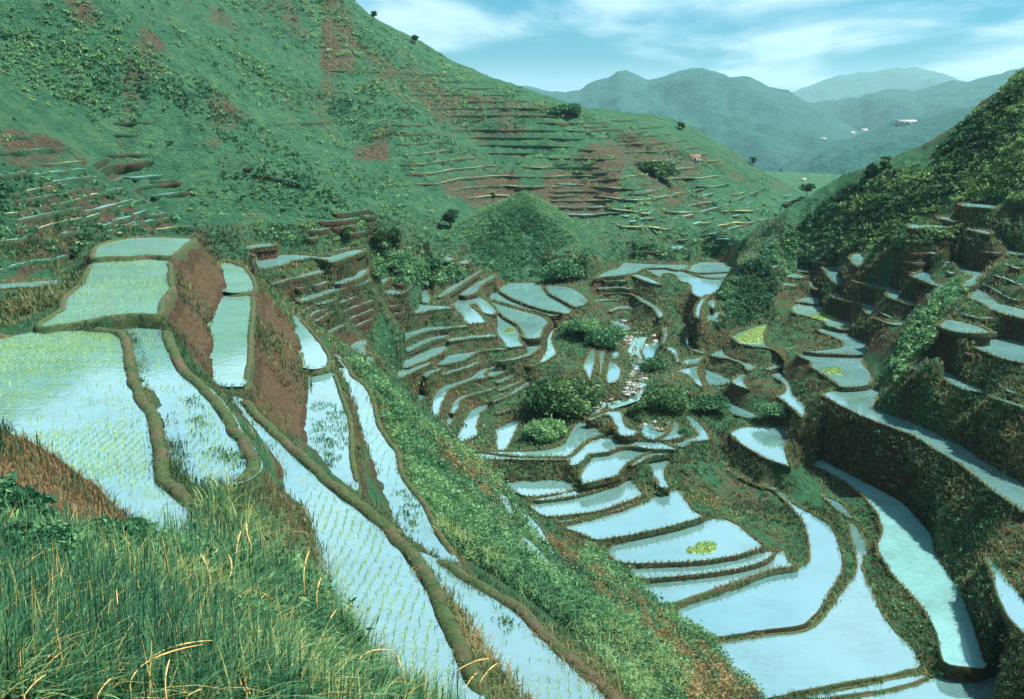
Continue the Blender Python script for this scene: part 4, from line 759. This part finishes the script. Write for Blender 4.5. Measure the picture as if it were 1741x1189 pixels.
# ------------------------------------------------------------------ foliage builders
def clusters(P, size, nleaf, lsize, tint, seed, flat=.75, tjit=.22, wid=.5):
    """leafy plants: nleaf pointed leaves round every point of P, spread through a dome of the given size"""
    r = np.random.RandomState(seed); n = len(P); k = n * nleaf; ii = np.repeat(np.arange(n), nleaf)
    d = r.randn(k, 3); d[:, 2] = np.abs(d[:, 2]) * .9 - .15; d /= np.linalg.norm(d, axis=1)[:, None]; rad = (.35 + .65 * r.rand(k) ** .6) * (1 + .3 * r.randn(k) * .5)
    S = size[ii]; cc = P[ii] + d * (rad * S)[:, None] * [1, 1, flat]; ls = S ** .5 * lsize * (.6 + .8 * r.rand(k))
    t = r.randn(k, 3) * .8 + d * .6 + [0, 0, -.1]; t /= np.linalg.norm(t, axis=1)[:, None]; b = np.cross(t, r.randn(k, 3)); b /= np.linalg.norm(b, axis=1)[:, None] + 1e-9
    v = np.stack([cc - t * ls[:, None], cc + b * (ls * wid)[:, None], cc + t * ls[:, None], cc - b * (ls * wid)[:, None]], 1).reshape(-1, 3)
    return v, np.arange(k * 4).reshape(-1, 4), np.repeat(np.clip(tint[ii] + r.randn(k) * tjit, 0, 1), 4)
def cat(parts):
    o = 0; V_, F_, T_ = [], [], []
    for v, f, t in parts: V_.append(v); F_.append(f + o); T_.append(t); o += len(v)
    return np.concatenate(V_), np.concatenate(F_), np.concatenate(T_)
def stuff(name, v, f, t, mat, loc=(0, 0, 0)): return tag(obj(name, mesh(name, v, f, MAT[mat], True, dict(tint=t)), None, loc), kind='stuff')
def land(poly, n, seed, rmin=0, rmax=1e9, bank=None):
    """points of the ground seen inside a traced region, off the paddies"""
    P, ij = hit(sample(poly, n, seed)); ok = ~np.isnan(P[:, 0]); P, ij = P[ok], ij[ok]; rr = np.hypot(P[:, 0], P[:, 1])
    own = OWN[ij[:, 0], ij[:, 1]]; ok = (own < 0) & (rr > rmin) & (rr < rmax); return P[ok]
allp = "-60,380 1800,330 1800,1230 -60,1230"
# grass of the banks, screen-even so that near banks get finer blades
P = land("-60,400 1800,340 1800,1230 -60,1230", 90000, 11, 25, 260); qx, qy = to_px(P)
for bare, bk in [(s_[0], .42) for s_ in SOILS[:3]] + [('0,735 45,735 102,775 218,862 265,922 200,935 60,880 0,850', .9)]: b_ = inpoly(qx, qy, parse(bare)) & (rng.rand(len(P)) < bk); P, qx, qy = P[~b_], qx[~b_], qy[~b_]
rr = np.hypot(P[:, 0], P[:, 1]); tn = np.clip(.45 + .42 * fbm(P[:, 0] / 6, P[:, 1] / 6, 3) + .15 * rng.randn(len(P)), 0, 1)
dens = fbm(P[:, 0] / 9 + 50, P[:, 1] / 9, 3) + .1 * rng.randn(len(P)); keep = dens > -.5; P, rr, tn = P[keep], rr[keep], tn[keep]
hs = np.clip(.22 + rr / 420, .24, .62)
parts = []
for lo, hi in ((25, 70), (70, 120), (120, 180), (180, 260)):
    m = (rr >= lo) & (rr < hi); v, f, _ = blades(P[m], 3, float(hs[m].mean()), float(np.clip(rr[m].mean() * .00085, .04, .16)), .75, lo, (0, 1), .12)
    parts.append((v, f, np.repeat(np.clip(np.repeat(tn[m], 3) + rng.randn(3 * m.sum()) * .12, 0, 1), 5)))
P = np.concatenate(DIKE_TUFT); P = P[rng.rand(len(P)) < .8]; far_ = np.hypot(P[:, 0], P[:, 1]) > 100
v, f, _ = blades(P[far_], 3, .32, .09, .8, 8, (0, 1), .12); parts.append((v, f, np.repeat(np.clip(.74 + .16 * rng.randn(3 * far_.sum()), 0, .97), 5))); P = P[~far_]; v, f, _ = blades(P, 3, .13, .025, .8, 9, (0, 1), .06); parts.append((v, f, np.repeat(np.clip(.45 + .3 * np.repeat(fbm(P[:, 0] / 3, P[:, 1] / 3, 3), 3) + .2 * rng.randn(3 * len(P)), 0, 1), 5)))
stuff('bank_grass', *cat(parts), 'tuft')
P = land('640,435 760,435 795,470 720,490 640,470', 300, 43, 100, 262); stuff('foot_scrub', *clusters(P, .4 + .9 * rng.rand(len(P)), 46, .3, np.clip(.45 + .25 * rng.randn(len(P)), 0, 1), 44), 'leaf')
# bushy slope between the left paddies and the valley floor
MIDS = "585,600 640,690 690,790 760,925 850,985 960,1060 1080,1200 1300,1200 1262,1140 1180,1060 1080,985 1000,925 965,965 900,905 850,825 795,765 745,745 700,690 650,640"
P = land(MIDS, 4200, 28, 28, 150); v, f, tn = blades(P, 6, .5, .035, .9, 29, (0, 1), .2); stuff('slope_grass', v, f, np.repeat(np.clip(np.repeat(.55 + .4 * fbm(P[:, 0] / 4, P[:, 1] / 4, 3), 6) + .15 * rng.randn(6 * len(P)), 0, .9), 5), 'grass')
P = land(MIDS, 2000, 21, 28, 150); rr = np.hypot(P[:, 0], P[:, 1]); tn = np.clip(.55 + .45 * fbm(P[:, 0] / 5, P[:, 1] / 5, 3) + .12 * rng.randn(len(P)), 0, .95)
sz = np.clip(rr / 85, .5, 1.3) * (.35 + .55 * rng.rand(len(P)) ** 1.5); stuff('undergrowth', *clusters(P + [0, 0, .05], sz * (1.1 + .5 * (rng.rand(len(P)) < .12)), 100, .13, np.clip(tn + .18 * rng.randn(len(P)), 0, 1), 22), 'leaf')
P = land("900,905 960,925 1060,990 1110,1040 1180,1090 1250,1170 1180,1189 1100,1080 1000,1000", 260, 23, 28, 150); P = np.concatenate([P, land("735,745 790,770 840,820 860,870 800,830 740,780", 160, 24, 28, 150), land("1180,1090 1250,1150 1290,1200 1160,1200", 160, 25, 28, 150)])
stuff('dry_undergrowth', *clusters(P + [0, 0, .1], .4 + .4 * rng.rand(len(P)), 60, .13, np.clip(.45 + .35 * rng.randn(len(P)), 0, 1), 26, .9), 'dry')
# scrub of the right slope
P = land(RSLOPE, 3600, 31, 120, 262); tn = np.clip(.38 + .5 * fbm(P[:, 0] / 8, P[:, 1] / 8 + P[:, 2] / 6, 3) + .12 * rng.randn(len(P)), 0, 1)
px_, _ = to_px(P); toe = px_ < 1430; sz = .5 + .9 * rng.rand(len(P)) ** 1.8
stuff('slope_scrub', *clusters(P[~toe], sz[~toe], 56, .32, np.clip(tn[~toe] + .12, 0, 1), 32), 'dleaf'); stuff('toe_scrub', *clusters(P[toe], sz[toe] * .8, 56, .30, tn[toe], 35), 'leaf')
# low scrub scattered over the rest of the valley banks
P = land("440,420 1741,380 1741,1189 1000,1189 700,700 430,500", 6500, 41, 60, 262); dens = fbm(P[:, 0] / 11, P[:, 1] / 11, 3); P = P[dens > .02 - .15 * rng.rand(len(P))]
tn = np.clip(.4 + .4 * fbm(P[:, 0] / 6, P[:, 1] / 6, 2) + .15 * rng.randn(len(P)), 0, 1); stuff('low_scrub', *clusters(P, .18 + .38 * rng.rand(len(P)) ** 2, 26, .22, tn, 42), 'leaf')
# shrubs over the big hill and the conical hill
P = land("0,-20 570,-20 900,150 1330,320 1300,430 1060,440 760,470 640,440 350,395 130,440 -20,470 -20,-20", 13000, 51, 95, 470); dn = fbm(P[:, 0] / 34, P[:, 1] / 34 + P[:, 2] / 20, 4)
P = P[dn > -.12 + .3 * rng.randn(len(P))]; hx, hy = to_px(P); P = P[~(inpoly(hx, hy, parse('690,280 1060,280 1090,440 720,440')) & (rng.rand(len(P)) < .75))]; rr = np.hypot(P[:, 0], P[:, 1]); tn = np.clip(.42 + .45 * fbm(P[:, 0] / 20, P[:, 1] / 20 + P[:, 2] / 11, 3) + .15 * rng.randn(len(P)), 0, 1)
stuff('hillside_shrubs', *clusters(P, np.clip(rr / 300, .5, 1.3) * (.3 + 1.15 * rng.rand(len(P)) ** 3), 28, .34, np.clip(tn + .2, 0, 1), 52), 'leaf')
m = rng.rand(len(cone_v), 1); k = rng.randint(0, len(cone_f), 9000); w = rng.dirichlet((1, 1, 1, 1), 9000); P = (cone_v[cone_f[k]] * w[..., None]).sum(1)
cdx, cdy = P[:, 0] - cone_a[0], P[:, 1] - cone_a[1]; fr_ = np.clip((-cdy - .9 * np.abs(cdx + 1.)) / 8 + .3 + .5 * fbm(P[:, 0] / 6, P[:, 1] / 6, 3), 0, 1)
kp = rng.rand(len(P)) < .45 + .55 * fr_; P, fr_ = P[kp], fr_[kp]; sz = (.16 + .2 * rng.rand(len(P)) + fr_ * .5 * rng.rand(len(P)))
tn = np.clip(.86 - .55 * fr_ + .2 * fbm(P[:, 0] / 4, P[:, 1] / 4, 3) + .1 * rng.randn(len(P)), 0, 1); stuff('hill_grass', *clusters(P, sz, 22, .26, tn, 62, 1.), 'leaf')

# ------------------------------------------------------------------ foreground: long grass, leafy plants
def long_blades(P, L, w, droop, seed, tint, segs=5, az=None):
    r = np.random.RandomState(seed); n = len(P); a = r.rand(n) * 6.283 if az is None else az; d = np.stack([np.cos(a), np.sin(a)], 1); sd_ = np.stack([-d[:, 1], d[:, 0]], 1)
    s = np.linspace(0, 1, segs + 1)[None]; L = L[:, None]; dr = droop[:, None]
    hx = L * (dr * .75 * s ** 2 + .12 * s); hz_ = L * (s - dr * .62 * s ** 2.2); wd_ = (w[:, None] * (1 - s ** 1.5) + .0015) * .5
    ctr = np.concatenate([P[:, None, :2] + d[:, None] * hx[..., None], (P[:, 2:3] + hz_)[..., None]], 2)
    off = np.concatenate([sd_[:, None] * wd_[..., None], np.zeros((n, segs + 1, 1))], 2); v = np.stack([ctr - off, ctr + off], 2).reshape(-1, 3)
    i = np.arange(n)[:, None] * (segs + 1) * 2 + np.arange(segs)[None] * 2; f = np.stack([i, i + 1, i + 3, i + 2], -1).reshape(-1, 4)
    return v, f, np.repeat(tint, (segs + 1) * 2)
FG = "-60,925 120,935 255,955 300,930 345,870 390,845 450,880 500,950 555,1000 585,1085 640,1130 760,1189 800,1260 -60,1260"
T_ = np.concatenate([land(FG, 620, 71, 0, 34), land("-60,985 560,985 640,1189 760,1230 -60,1230", 620, 72, 0, 24)]); nt_ = 26; o2 = rng.randn(len(T_) * nt_, 2); rt = np.hypot(T_[:, 0], T_[:, 1])
P = np.repeat(T_, nt_, 0); P[:, :2] += o2 * np.repeat(.05 + rt * .006, nt_)[:, None]; P[:, 2] = ground_z(P); P2 = land(FG, 5000, 74, 0, 34); P = np.concatenate([P, P2]); rr = np.hypot(P[:, 0], P[:, 1])
tn = np.clip(np.concatenate([np.repeat(.40 + .27 * rng.randn(len(T_)), nt_), .4 + .2 * rng.randn(len(P2))]) + .25 * fbm(P[:, 0] / 1.6, P[:, 1] / 1.6, 3) + .16 * rng.randn(len(P)), 0, .93); tn = np.where(rng.rand(len(P)) < .05, 1., tn)
az = np.concatenate([np.arctan2(o2[:, 1], o2[:, 0]) + rng.randn(len(o2)) * .5, rng.rand(len(P2)) * 6.28])
stuff('grass', *long_blades(P, np.clip(.36 + rr * .026, .36, 1.0) * (.5 + .85 * rng.rand(len(P))), .009 + rr * .0008 + .007 * rng.rand(len(P)), np.clip(.45 + .35 * rng.randn(len(P)), .02, 1.1), 73, tn, 5, az), 'grass')
P = land("-60,930 200,940 560,1010 600,1189 -60,1200", 1500, 75, 0, 26); rr = np.hypot(P[:, 0], P[:, 1])
stuff('leafy_plants', *clusters(P + [0, 0, .1], np.clip(rr / 34, .16, .55) * (.7 + .6 * rng.rand(len(P))), 46, .10, np.clip(.42 + .22 * rng.randn(len(P)), 0, .9), 76, .9, .2, .32), 'leaf')
P = land("1520,620 1545,560 1590,500 1640,470 1655,480 1610,530 1580,590 1530,650", 260, 33, 100, 262)
stuff('spur_scrub', *clusters(P, .5 + .7 * rng.rand(len(P)), 50, .28, np.clip(.6 + .25 * rng.randn(len(P)), 0, 1), 34), 'leaf')
P = land("0,735 45,735 100,775 215,862 262,922 180,930 60,925 0,930", 2600, 77, 10, 34); v, f, tn = blades(P, 3, .16, .016, .9, 78, (.0, .8), .06); stuff('knoll_grass', v, f, tn, 'dry')
# ------------------------------------------------------------------ bushes and trees that stand apart
def tube(pts_, rad, k=6):
    pts_ = np.asarray(pts_, float); n = len(pts_); v = []
    for i_ in range(n):
        t = pts_[min(i_ + 1, n - 1)] - pts_[max(i_ - 1, 0)]; t /= np.linalg.norm(t) + 1e-9; a = np.cross(t, [.3, .9, .2]); a /= np.linalg.norm(a); b = np.cross(t, a)
        for j_ in range(k): th = 6.2832 * j_ / k; v.append(pts_[i_] + (a * math.cos(th) + b * math.sin(th)) * rad[i_])
    f = [[i_ * k + j_, i_ * k + (j_ + 1) % k, (i_ + 1) * k + (j_ + 1) % k, (i_ + 1) * k + j_] for i_ in range(n - 1) for j_ in range(k)]
    return np.array(v), f + [list(range(k - 1, -1, -1)), [(n - 1) * k + j_ for j_ in range(k)]]
def bush(px, py, wpx, hpx, label, seed, mat='leaf', nblob=14, leaf=.2, tint=.4, r=None, lift=0.):
    P = hit([(px, py)])[0][0] if r is None else at_range((px, py), r)[0]; r_ = np.hypot(P[0], P[1]); w = wpx * r_ / F; h = hpx * r_ / F; q = np.random.RandomState(seed)
    c = np.zeros((nblob, 3)); a = q.rand(nblob) * 6.283; d = np.sqrt(q.rand(nblob)) * .42; c[:, 0] = np.cos(a) * d * w; c[:, 1] = np.sin(a) * d * w * .8; c[:, 2] = h * (.15 + .5 * q.rand(nblob)) * (1 - d)
    P = P + [0, 0, lift]; root = empty('bush', P); tag(root, label, 'bush'); sz = np.full(nblob, min(w * .26, h * .5)) * (.7 + .5 * q.rand(nblob)); nl = int(np.clip(5200 / nblob, 90, 420))
    v, f, t = clusters(c, sz, nl, leaf, np.clip(tint + .16 * q.randn(nblob), 0, 1), seed + 1, .9); obj('foliage', mesh('foliage', v, f, MAT[mat], True, dict(tint=t)), root)
    v, f = [], []
    for k in range(3):
        e = c[k] * .8; a, b = tube([[0, 0, -.5], e * .4 + [0, 0, -.05], e], [.06 * h ** .5, .045 * h ** .5, .02], 5); v.append(a); obj('stem', mesh('stem', a, b, MAT['wood']), root)
def tree(px, py, wpx, hpx, label, seed, mat='dleaf', trunk=.4, tint=.3, r=None, name='tree', tall=1., nleaf=150, leaf=.3):
    P = hit([(px, py)])[0][0] if r is None else at_range((px, py), r)[0]
    if np.isnan(P[0]): P = at_range((px, py), r or 300)[0]
    if r and r >= 420: P[2] = ground_z(P[None])[0] - .2
    r_ = np.hypot(P[0], P[1]); w = wpx * r_ / F; h = hpx * r_ / F; q = np.random.RandomState(seed); root = empty(name, P); tag(root, label, 'tree')
    lean = q.randn(2) * .05 * h; top = np.array([lean[0], lean[1], h * .85]); a, b = tube([[0, 0, -.8], top * [.3, .3, .4], top * [.7, .7, .75], top], [h * .035, h * .028, h * .016, h * .006]); obj('trunk', mesh('trunk', a, b, MAT['wood']), root)
    nb = 16; c = np.zeros((nb, 3)); zz = trunk + (1 - trunk) * (q.rand(nb) * .75 + .08); an = q.rand(nb) * 6.283; prof = np.sin(np.clip((zz - trunk) / (1 - trunk), .05, .98) * np.pi * .8 + .25) ** .7
    d = (.2 + .8 * q.rand(nb)) * w * .34 * prof; c[:, 0] = np.cos(an) * d + lean[0] * zz; c[:, 1] = np.sin(an) * d + lean[1] * zz; c[:, 2] = zz * h
    for k in range(4):
        s_ = np.array([lean[0] * .5, lean[1] * .5, h * (trunk * .9 + .08 * k)]); a, b = tube([s_, (s_ + c[k]) / 2 + [0, 0, .04 * h], c[k]], [h * .014, h * .009, h * .004], 5); obj('branch', mesh('branch', a, b, MAT['wood']), root)
    v, f, t = clusters(c, np.full(nb, min(w * .24, h * .2)) * (.7 + .6 * q.rand(nb)), nleaf, leaf, np.clip(tint + .15 * q.randn(nb), 0, 1), seed + 1, .85); obj('crown', mesh('crown', v, f, MAT[mat], True, dict(tint=t)), root)
bush(955, 700, 125, 74, 'large dark green bush beside the stony stream at the valley bottom', 101, 'dleaf', 26, .22, .38)
bush(1135, 700, 85, 52, 'dark bush clump above the islet paddies, right of the stream', 103, 'dleaf', 18, .2, .4)
bush(1210, 700, 62, 34, 'bush at the end of the dark clump, above the horned paddy', 105, 'leaf', 14, .2, .35)
bush(1030, 592, 70, 50, 'shaggy green thicket above the water fingers by the stream', 107, 'leaf', 16, .22, .45)
bush(985, 575, 60, 45, 'pale leafed bush on the rocky mound beside the basins', 109, 'leaf', 14, .2, .62)
bush(1110, 635, 42, 36, 'small green bush between the triangular blue paddy and the dark clump', 111, 'leaf', 10, .2, .4)
bush(1315, 705, 60, 34, 'bush on the bank under the blue wedge paddy', 113, 'leaf', 12, .18, .45)
bush(925, 745, 70, 42, 'yellowish bush below the large dark bush, beside the pale paddy', 115, 'leaf', 14, .2, .75)
bush(1110, 300, 72, 26, 'broad dark bush on the terraced slope beyond the conical hill', 117, 'dleaf', 14, .4, .25)
bush(962, 196, 44, 22, 'bush cluster on the skyline where the hill meets the mountains', 119, 'leaf', 12, .4, .3)
bush(15, 915, 120, 130, 'dark ferny bush at the left edge below the brown knoll', 121, 'leaf', 20, .12, .3)
bush(60, 1010, 150, 90, 'leafy dark weed clump in the foreground grass by the left edge', 133, 'leaf', 18, .085, .3, None, .3)
bush(395, 1095, 110, 70, 'leafy weed clump under the orange flower', 135, 'leaf', 16, .08, .42, None, .2)
bush(200, 965, 130, 60, 'low fern clump between the brown knoll and the grass', 137, 'leaf', 16, .085, .25, None, .3)
bush(560, 1125, 90, 70, 'dark leafy weed clump below the red sprigs', 139, 'dleaf', 14, .08, .35, None, .2)
bush(128, 440, 14, 30, 'slim dark bush at the end of the curved left dike', 123, 'dleaf', 6, .15, .2)
bush(668, 462, 90, 34, 'bright green bush mass at the foot of the big hill', 125, 'leaf', 20, .25, .5)
bush(958, 474, 76, 36, 'dark shrubs at the right foot of the conical hill', 171, 'leaf', 16, .26, .35)
bush(1085, 715, 34, 50, 'ragged bush on the brown point where the stream ends', 127, 'dleaf', 10, .18, .5)
bush(1040, 735, 30, 24, 'small dry bush on the islet of the pale paddy', 129, 'dry', 8, .15, .3)
bush(1165, 740, 24, 18, 'bush wedge between the triangular paddy and the horned paddy', 131, 'leaf', 8, .15, .3)
tree(1479, 306, 28, 26, 'round dark tree on the right ridge, the lower of the pair', 141, trunk=.25)
tree(1505, 292, 28, 24, 'round dark tree on the right ridge, the upper of the pair', 143, trunk=.25)
tree(1366, 364, 18, 30, 'dark upright tree among the pale stones of the far valley', 145, trunk=.15, r=300)
tree(1371, 334, 40, 20, 'spreading flat topped tree above the far valley stones', 147, trunk=.4, r=310)
tree(1342, 404, 36, 44, 'dark tree at the left foot of the right ridge', 149, trunk=.15, r=262)
tree(838, 346, 9, 18, 'lone small tree beside the top of the conical hill', 151, trunk=.4, r=246)
tree(765, 388, 26, 34, 'dark tree left of the conical hill', 153, trunk=.2)
tree(673, 425, 26, 42, 'tallest tree in the bushes at the foot of the big hill', 155, trunk=.2)
tree(645, 420, 24, 30, 'tree left of the tallest one at the foot of the big hill', 157, trunk=.2, tint=.4)
tree(590, 412, 20, 26, 'small tree at the foot of the hill above the pale strips', 159, trunk=.2)
tree(706, 72, 14, 14, 'small wind bent tree on the skyline of the big hill', 161, trunk=.5, r=429)
tree(636, 32, 10, 14, 'tiny tree high on the skyline of the big hill', 163, trunk=.3, r=430)
tree(1280, 292, 14, 14, 'small tree low on the skyline of the big hill', 165, trunk=.3, r=440)
tree(1160, 212, 22, 12, 'low tree on the skyline spur of the big hill', 167, trunk=.25, r=428)

# ------------------------------------------------------------------ stony stream
STREAM = "1058,568 1085,572 1110,590 1118,615 1095,640 1090,680 1075,690 1035,690 1005,705 985,700 1020,680 1060,665 1075,630 1068,600"
P = np.concatenate([land(STREAM, 330, 81, 60, 250), land("1040,540 1110,560 1118,580 1075,590 1045,570", 70, 82, 60, 250), land("1085,720 1130,715 1120,745 1090,745", 30, 84, 60, 250)]); pr = []
ico = np.array([[math.cos(a) * math.cos(b), math.sin(a) * math.cos(b), math.sin(b)] for b in (-1.2, -.4, .4, 1.2) for a in np.linspace(0, 6.2832, 7)[:-1]])
icf = np.array([[b * 6 + a, b * 6 + (a + 1) % 6, b * 6 + 6 + (a + 1) % 6, b * 6 + 6 + a] for b in range(3) for a in range(6)])
vv, ff = [], []
for k, p in enumerate(P):
    s = .12 + .42 * rng.rand() ** 3; vv.append(ico * (1 + .25 * rng.randn(24, 1)) * [s * 1.3, s, s * .6] + p + [0, 0, s * .1]); ff.append(icf + 24 * k)
tag(obj('stream_stones', mesh('stream_stones', np.concatenate(vv), np.concatenate(ff), MAT['rock'])), kind='stuff')
Pm, _ = hit(sample(STREAM, 10, 5))
sp = [("1090,574", 2), ("1078,600", 2.4), ("1092,625", 3), ("1085,655", 2.6), ("1070,680", 3), ("1040,690", 3), ("1005,703", 2.2)]
ctr = np.array([hit(parse(a))[0][0] for a, _ in sp]); wv = []; 
for i_, (_, w_) in enumerate(sp):
    t = ctr[min(i_ + 1, 6)] - ctr[max(i_ - 1, 0)]; n_ = np.array([-t[1], t[0], 0]); n_ /= np.linalg.norm(n_); wv += [ctr[i_] + n_ * w_ * .5 + [0, 0, .12], ctr[i_] - n_ * w_ * .5 + [0, 0, .12]]
tag(obj('stream_water', mesh('stream_water', wv, [[2 * k, 2 * k + 1, 2 * k + 3, 2 * k + 2] for k in range(6)], MAT['water'])), kind='structure')

# ------------------------------------------------------------------ post, huts, flower, seed stalks
P = on_level((430, 458), 14.75)[0]; root = empty('wooden_post', P); tag(root, 'short dark wooden post standing on the dike behind the spur', 'post')
a, b = tube([[0, 0, -.4], [.02, 0, .5], [-.02, 0, 1.25], [-.02, 0, 1.3]], [.13, .12, .11, .05], 8); obj('shaft', mesh('shaft', a, b, MAT['wood']), root)
a, b = tube([[-.02, 0, 1.1], [-.02, 0, 1.32], [-.02, 0, 1.42]], [.17, .19, .1], 8); obj('cap', mesh('cap', a, b, MAT['wood']), root)
dg = bpy.context.evaluated_depsgraph_get(); hz.hide_viewport = True; bpy.context.view_layer.update(); dg = bpy.context.evaluated_depsgraph_get()
def cast(px):
    d = ray(px)[0]; ok, loc, *_ = bpy.context.scene.ray_cast(dg, (0, 0, 0), Vector(d / np.linalg.norm(d)), distance=20000); return np.array(loc) if ok else None
def hut(px, py, wpx, hpx, label, roof, dpx=None):
    P = cast((px, py))
    if P is None: return
    r_ = np.hypot(P[0], P[1]); w = wpx * r_ / F / 2 * .8; h = hpx * r_ / F * .85; d = w * .6; a = math.atan2(P[0], P[1]); root = empty('hut', P); tag(root, label, 'house'); root.rotation_euler = (0, 0, -a + .25)
    bx = lambda x0, x1, y0, y1, z0, z1: ([[x, y, z] for z in (z0, z1) for y in (y0, y1) for x in (x0, x1)], [[0, 2, 3, 1], [4, 5, 7, 6], [0, 1, 5, 4], [2, 6, 7, 3], [0, 4, 6, 2], [1, 3, 7, 5]])
    v, f = bx(-w, w, -d, d, -h * .6, h * .55); v += [[-w, 0, h * .98], [w, 0, h * .98]]; f += [[4, 6, 8], [5, 9, 7]]; obj('wall', mesh('wall', v, f, MAT['wall'], False), root)
    e = .12 * w; rv = []
    for x in (-w - e, w + e): rv += [[x, -d - e, h * .47], [x, 0, h], [x, d + e, h * .47], [x, -d - e, h * .53], [x, 0, h * 1.08], [x, d + e, h * .53]]
    obj('roof', mesh('roof', rv, [[3, 4, 10, 9], [4, 5, 11, 10], [0, 6, 7, 1], [1, 7, 8, 2], [0, 3, 9, 6], [2, 8, 11, 5], [0, 1, 4, 3], [1, 2, 5, 4], [6, 9, 10, 7], [7, 10, 11, 8]], MAT[roof], False), root)
    v, f = bx(-w * .16, w * .16, -d - .03 * w, -d, 0, h * .4); obj('door', mesh('door', v, f, MAT['glass'], False), root)
    for s in (-.6, .6): v, f = bx(w * (s - .14), w * (s + .14), -d - .02 * w, -d, h * .18, h * .4); obj('window', mesh('window', v, f, MAT['glass'], False), root)
hut(1180, 272, 24, 9, 'small white hut with a rusty red roof on the far terraces', 'roof')
hut(1541, 210, 32, 6, 'long pale farm building on the far green foothill', 'tin')
hut(1470, 226, 13, 7, 'pale house below the long building on the foothill', 'tin')
hut(1449, 229, 9, 5, 'tiny pale house left of the others on the foothill', 'tin')
hut(1400, 238, 10, 4, 'pale low house at the foot of the far mountain', 'tin')
hut(1366, 308, 9, 5, 'tiny pale house in the far valley above the stones', 'tin')
hz.hide_viewport = False
P = land("378,1052 386,1052 386,1058 378,1058", 6, 91)[0]; r_ = np.hypot(P[0], P[1]); P = at_range((380, 1050), r_ - .5)[0]; root = empty('orange_flower', P); tag(root, 'single pale orange flower in the foreground grass', 'flower')
a, b = tube([[.05, .1, -.55], [.02, .03, -.2], [0, 0, -.01]], [.006, .005, .004], 5); obj('stem', mesh('stem', a, b, plain_mat('flower_stem', (.02, .06, .02), (.04, .1, .04))), root)
for k in range(6):
    th = k * 1.047 + .3; L = r_ * 17 / F * (1 + .25 * math.sin(k * 2.3)); w_ = L * .3; c_, s_ = math.cos(th), math.sin(th); pv = []
    for u, ww, z in ((.08, .25, .0), (.4, 1., .16), (.75, .85, .1), (1., .12, -.1)):
        for sg in (-1, 1): pv.append([c_ * L * u - s_ * w_ * ww * sg, -z * L * 1.2 + (-.25) * s_ * L * u, s_ * L * u * .8 + c_ * w_ * ww * sg])
    obj('petal', mesh('petal', pv, [[0, 1, 3, 2], [2, 3, 5, 4], [4, 5, 7, 6]], MAT['orange']), root)
for px, py, lab in ((575, 1085, 'sprig of dark red leaves in the grass by the dark bank'), (612, 1083, 'second red sprig, nearer the paddy than the first')):
    P = at_range((px, py + 22), 13.5)[0]; root = empty('red_sprig', P); tag(root, lab, 'plant')
    for k in range(7):
        a = rng.rand() * 6.28; v, f, t = long_blades(np.array([[0, 0, -.1]]), np.array([.22 + .12 * rng.rand()]), np.array([.03]), np.array([.25 + .3 * rng.rand()]), 200 + k, np.array([.5]), 5, np.array([a])); obj('leaf', mesh('leaf', v, f, MAT['red']), root)
for q in STALKS:
    p = parse(q); g = hit(p[:1])[0][0]; r_ = min(np.hypot(g[0], g[1]) if not np.isnan(g[0]) else 14., 15.) - 1.0
    n_ = 9; s = np.linspace(0, 1, len(p)); u = np.linspace(0, 1, n_)
    if len(p) == 2: mid = p.mean(0) + np.array([(p[1] - p[0])[1], -(p[1] - p[0])[0]]) * .07; p = np.array([p[0], mid, p[1]]); s = np.linspace(0, 1, 3)
    cf = [np.polyfit(s, p[:, k], min(2, len(p) - 1)) for k in range(2)]; pp = np.stack([np.polyval(cf[k], u) for k in range(2)], 1)
    w3 = at_range(pp, r_ + .35 * (u - .5) * (1 if len(p) % 2 else -1)); root = empty('grass_stalk', w3[0]); tag(root, 'thin dry yellow seed stalk arching out of the foreground grass', 'grass stalk', 'dry seed stalks in the foreground grass')
    rs_ = r_ * .0006; a, b = tube(np.vstack([w3[0] - [0, 0, .4], w3[:5]]) - w3[0], [rs_] * 6, 5); obj('stem', mesh('stem', a, b, MAT['straw']), root)
    a, b = tube(w3[4:] - w3[0], rs_ * np.array([.9, 1.5, 1.6, 1.3, .5]), 6); obj('seed_head', mesh('seed_head', a, b, MAT['straw']), root)
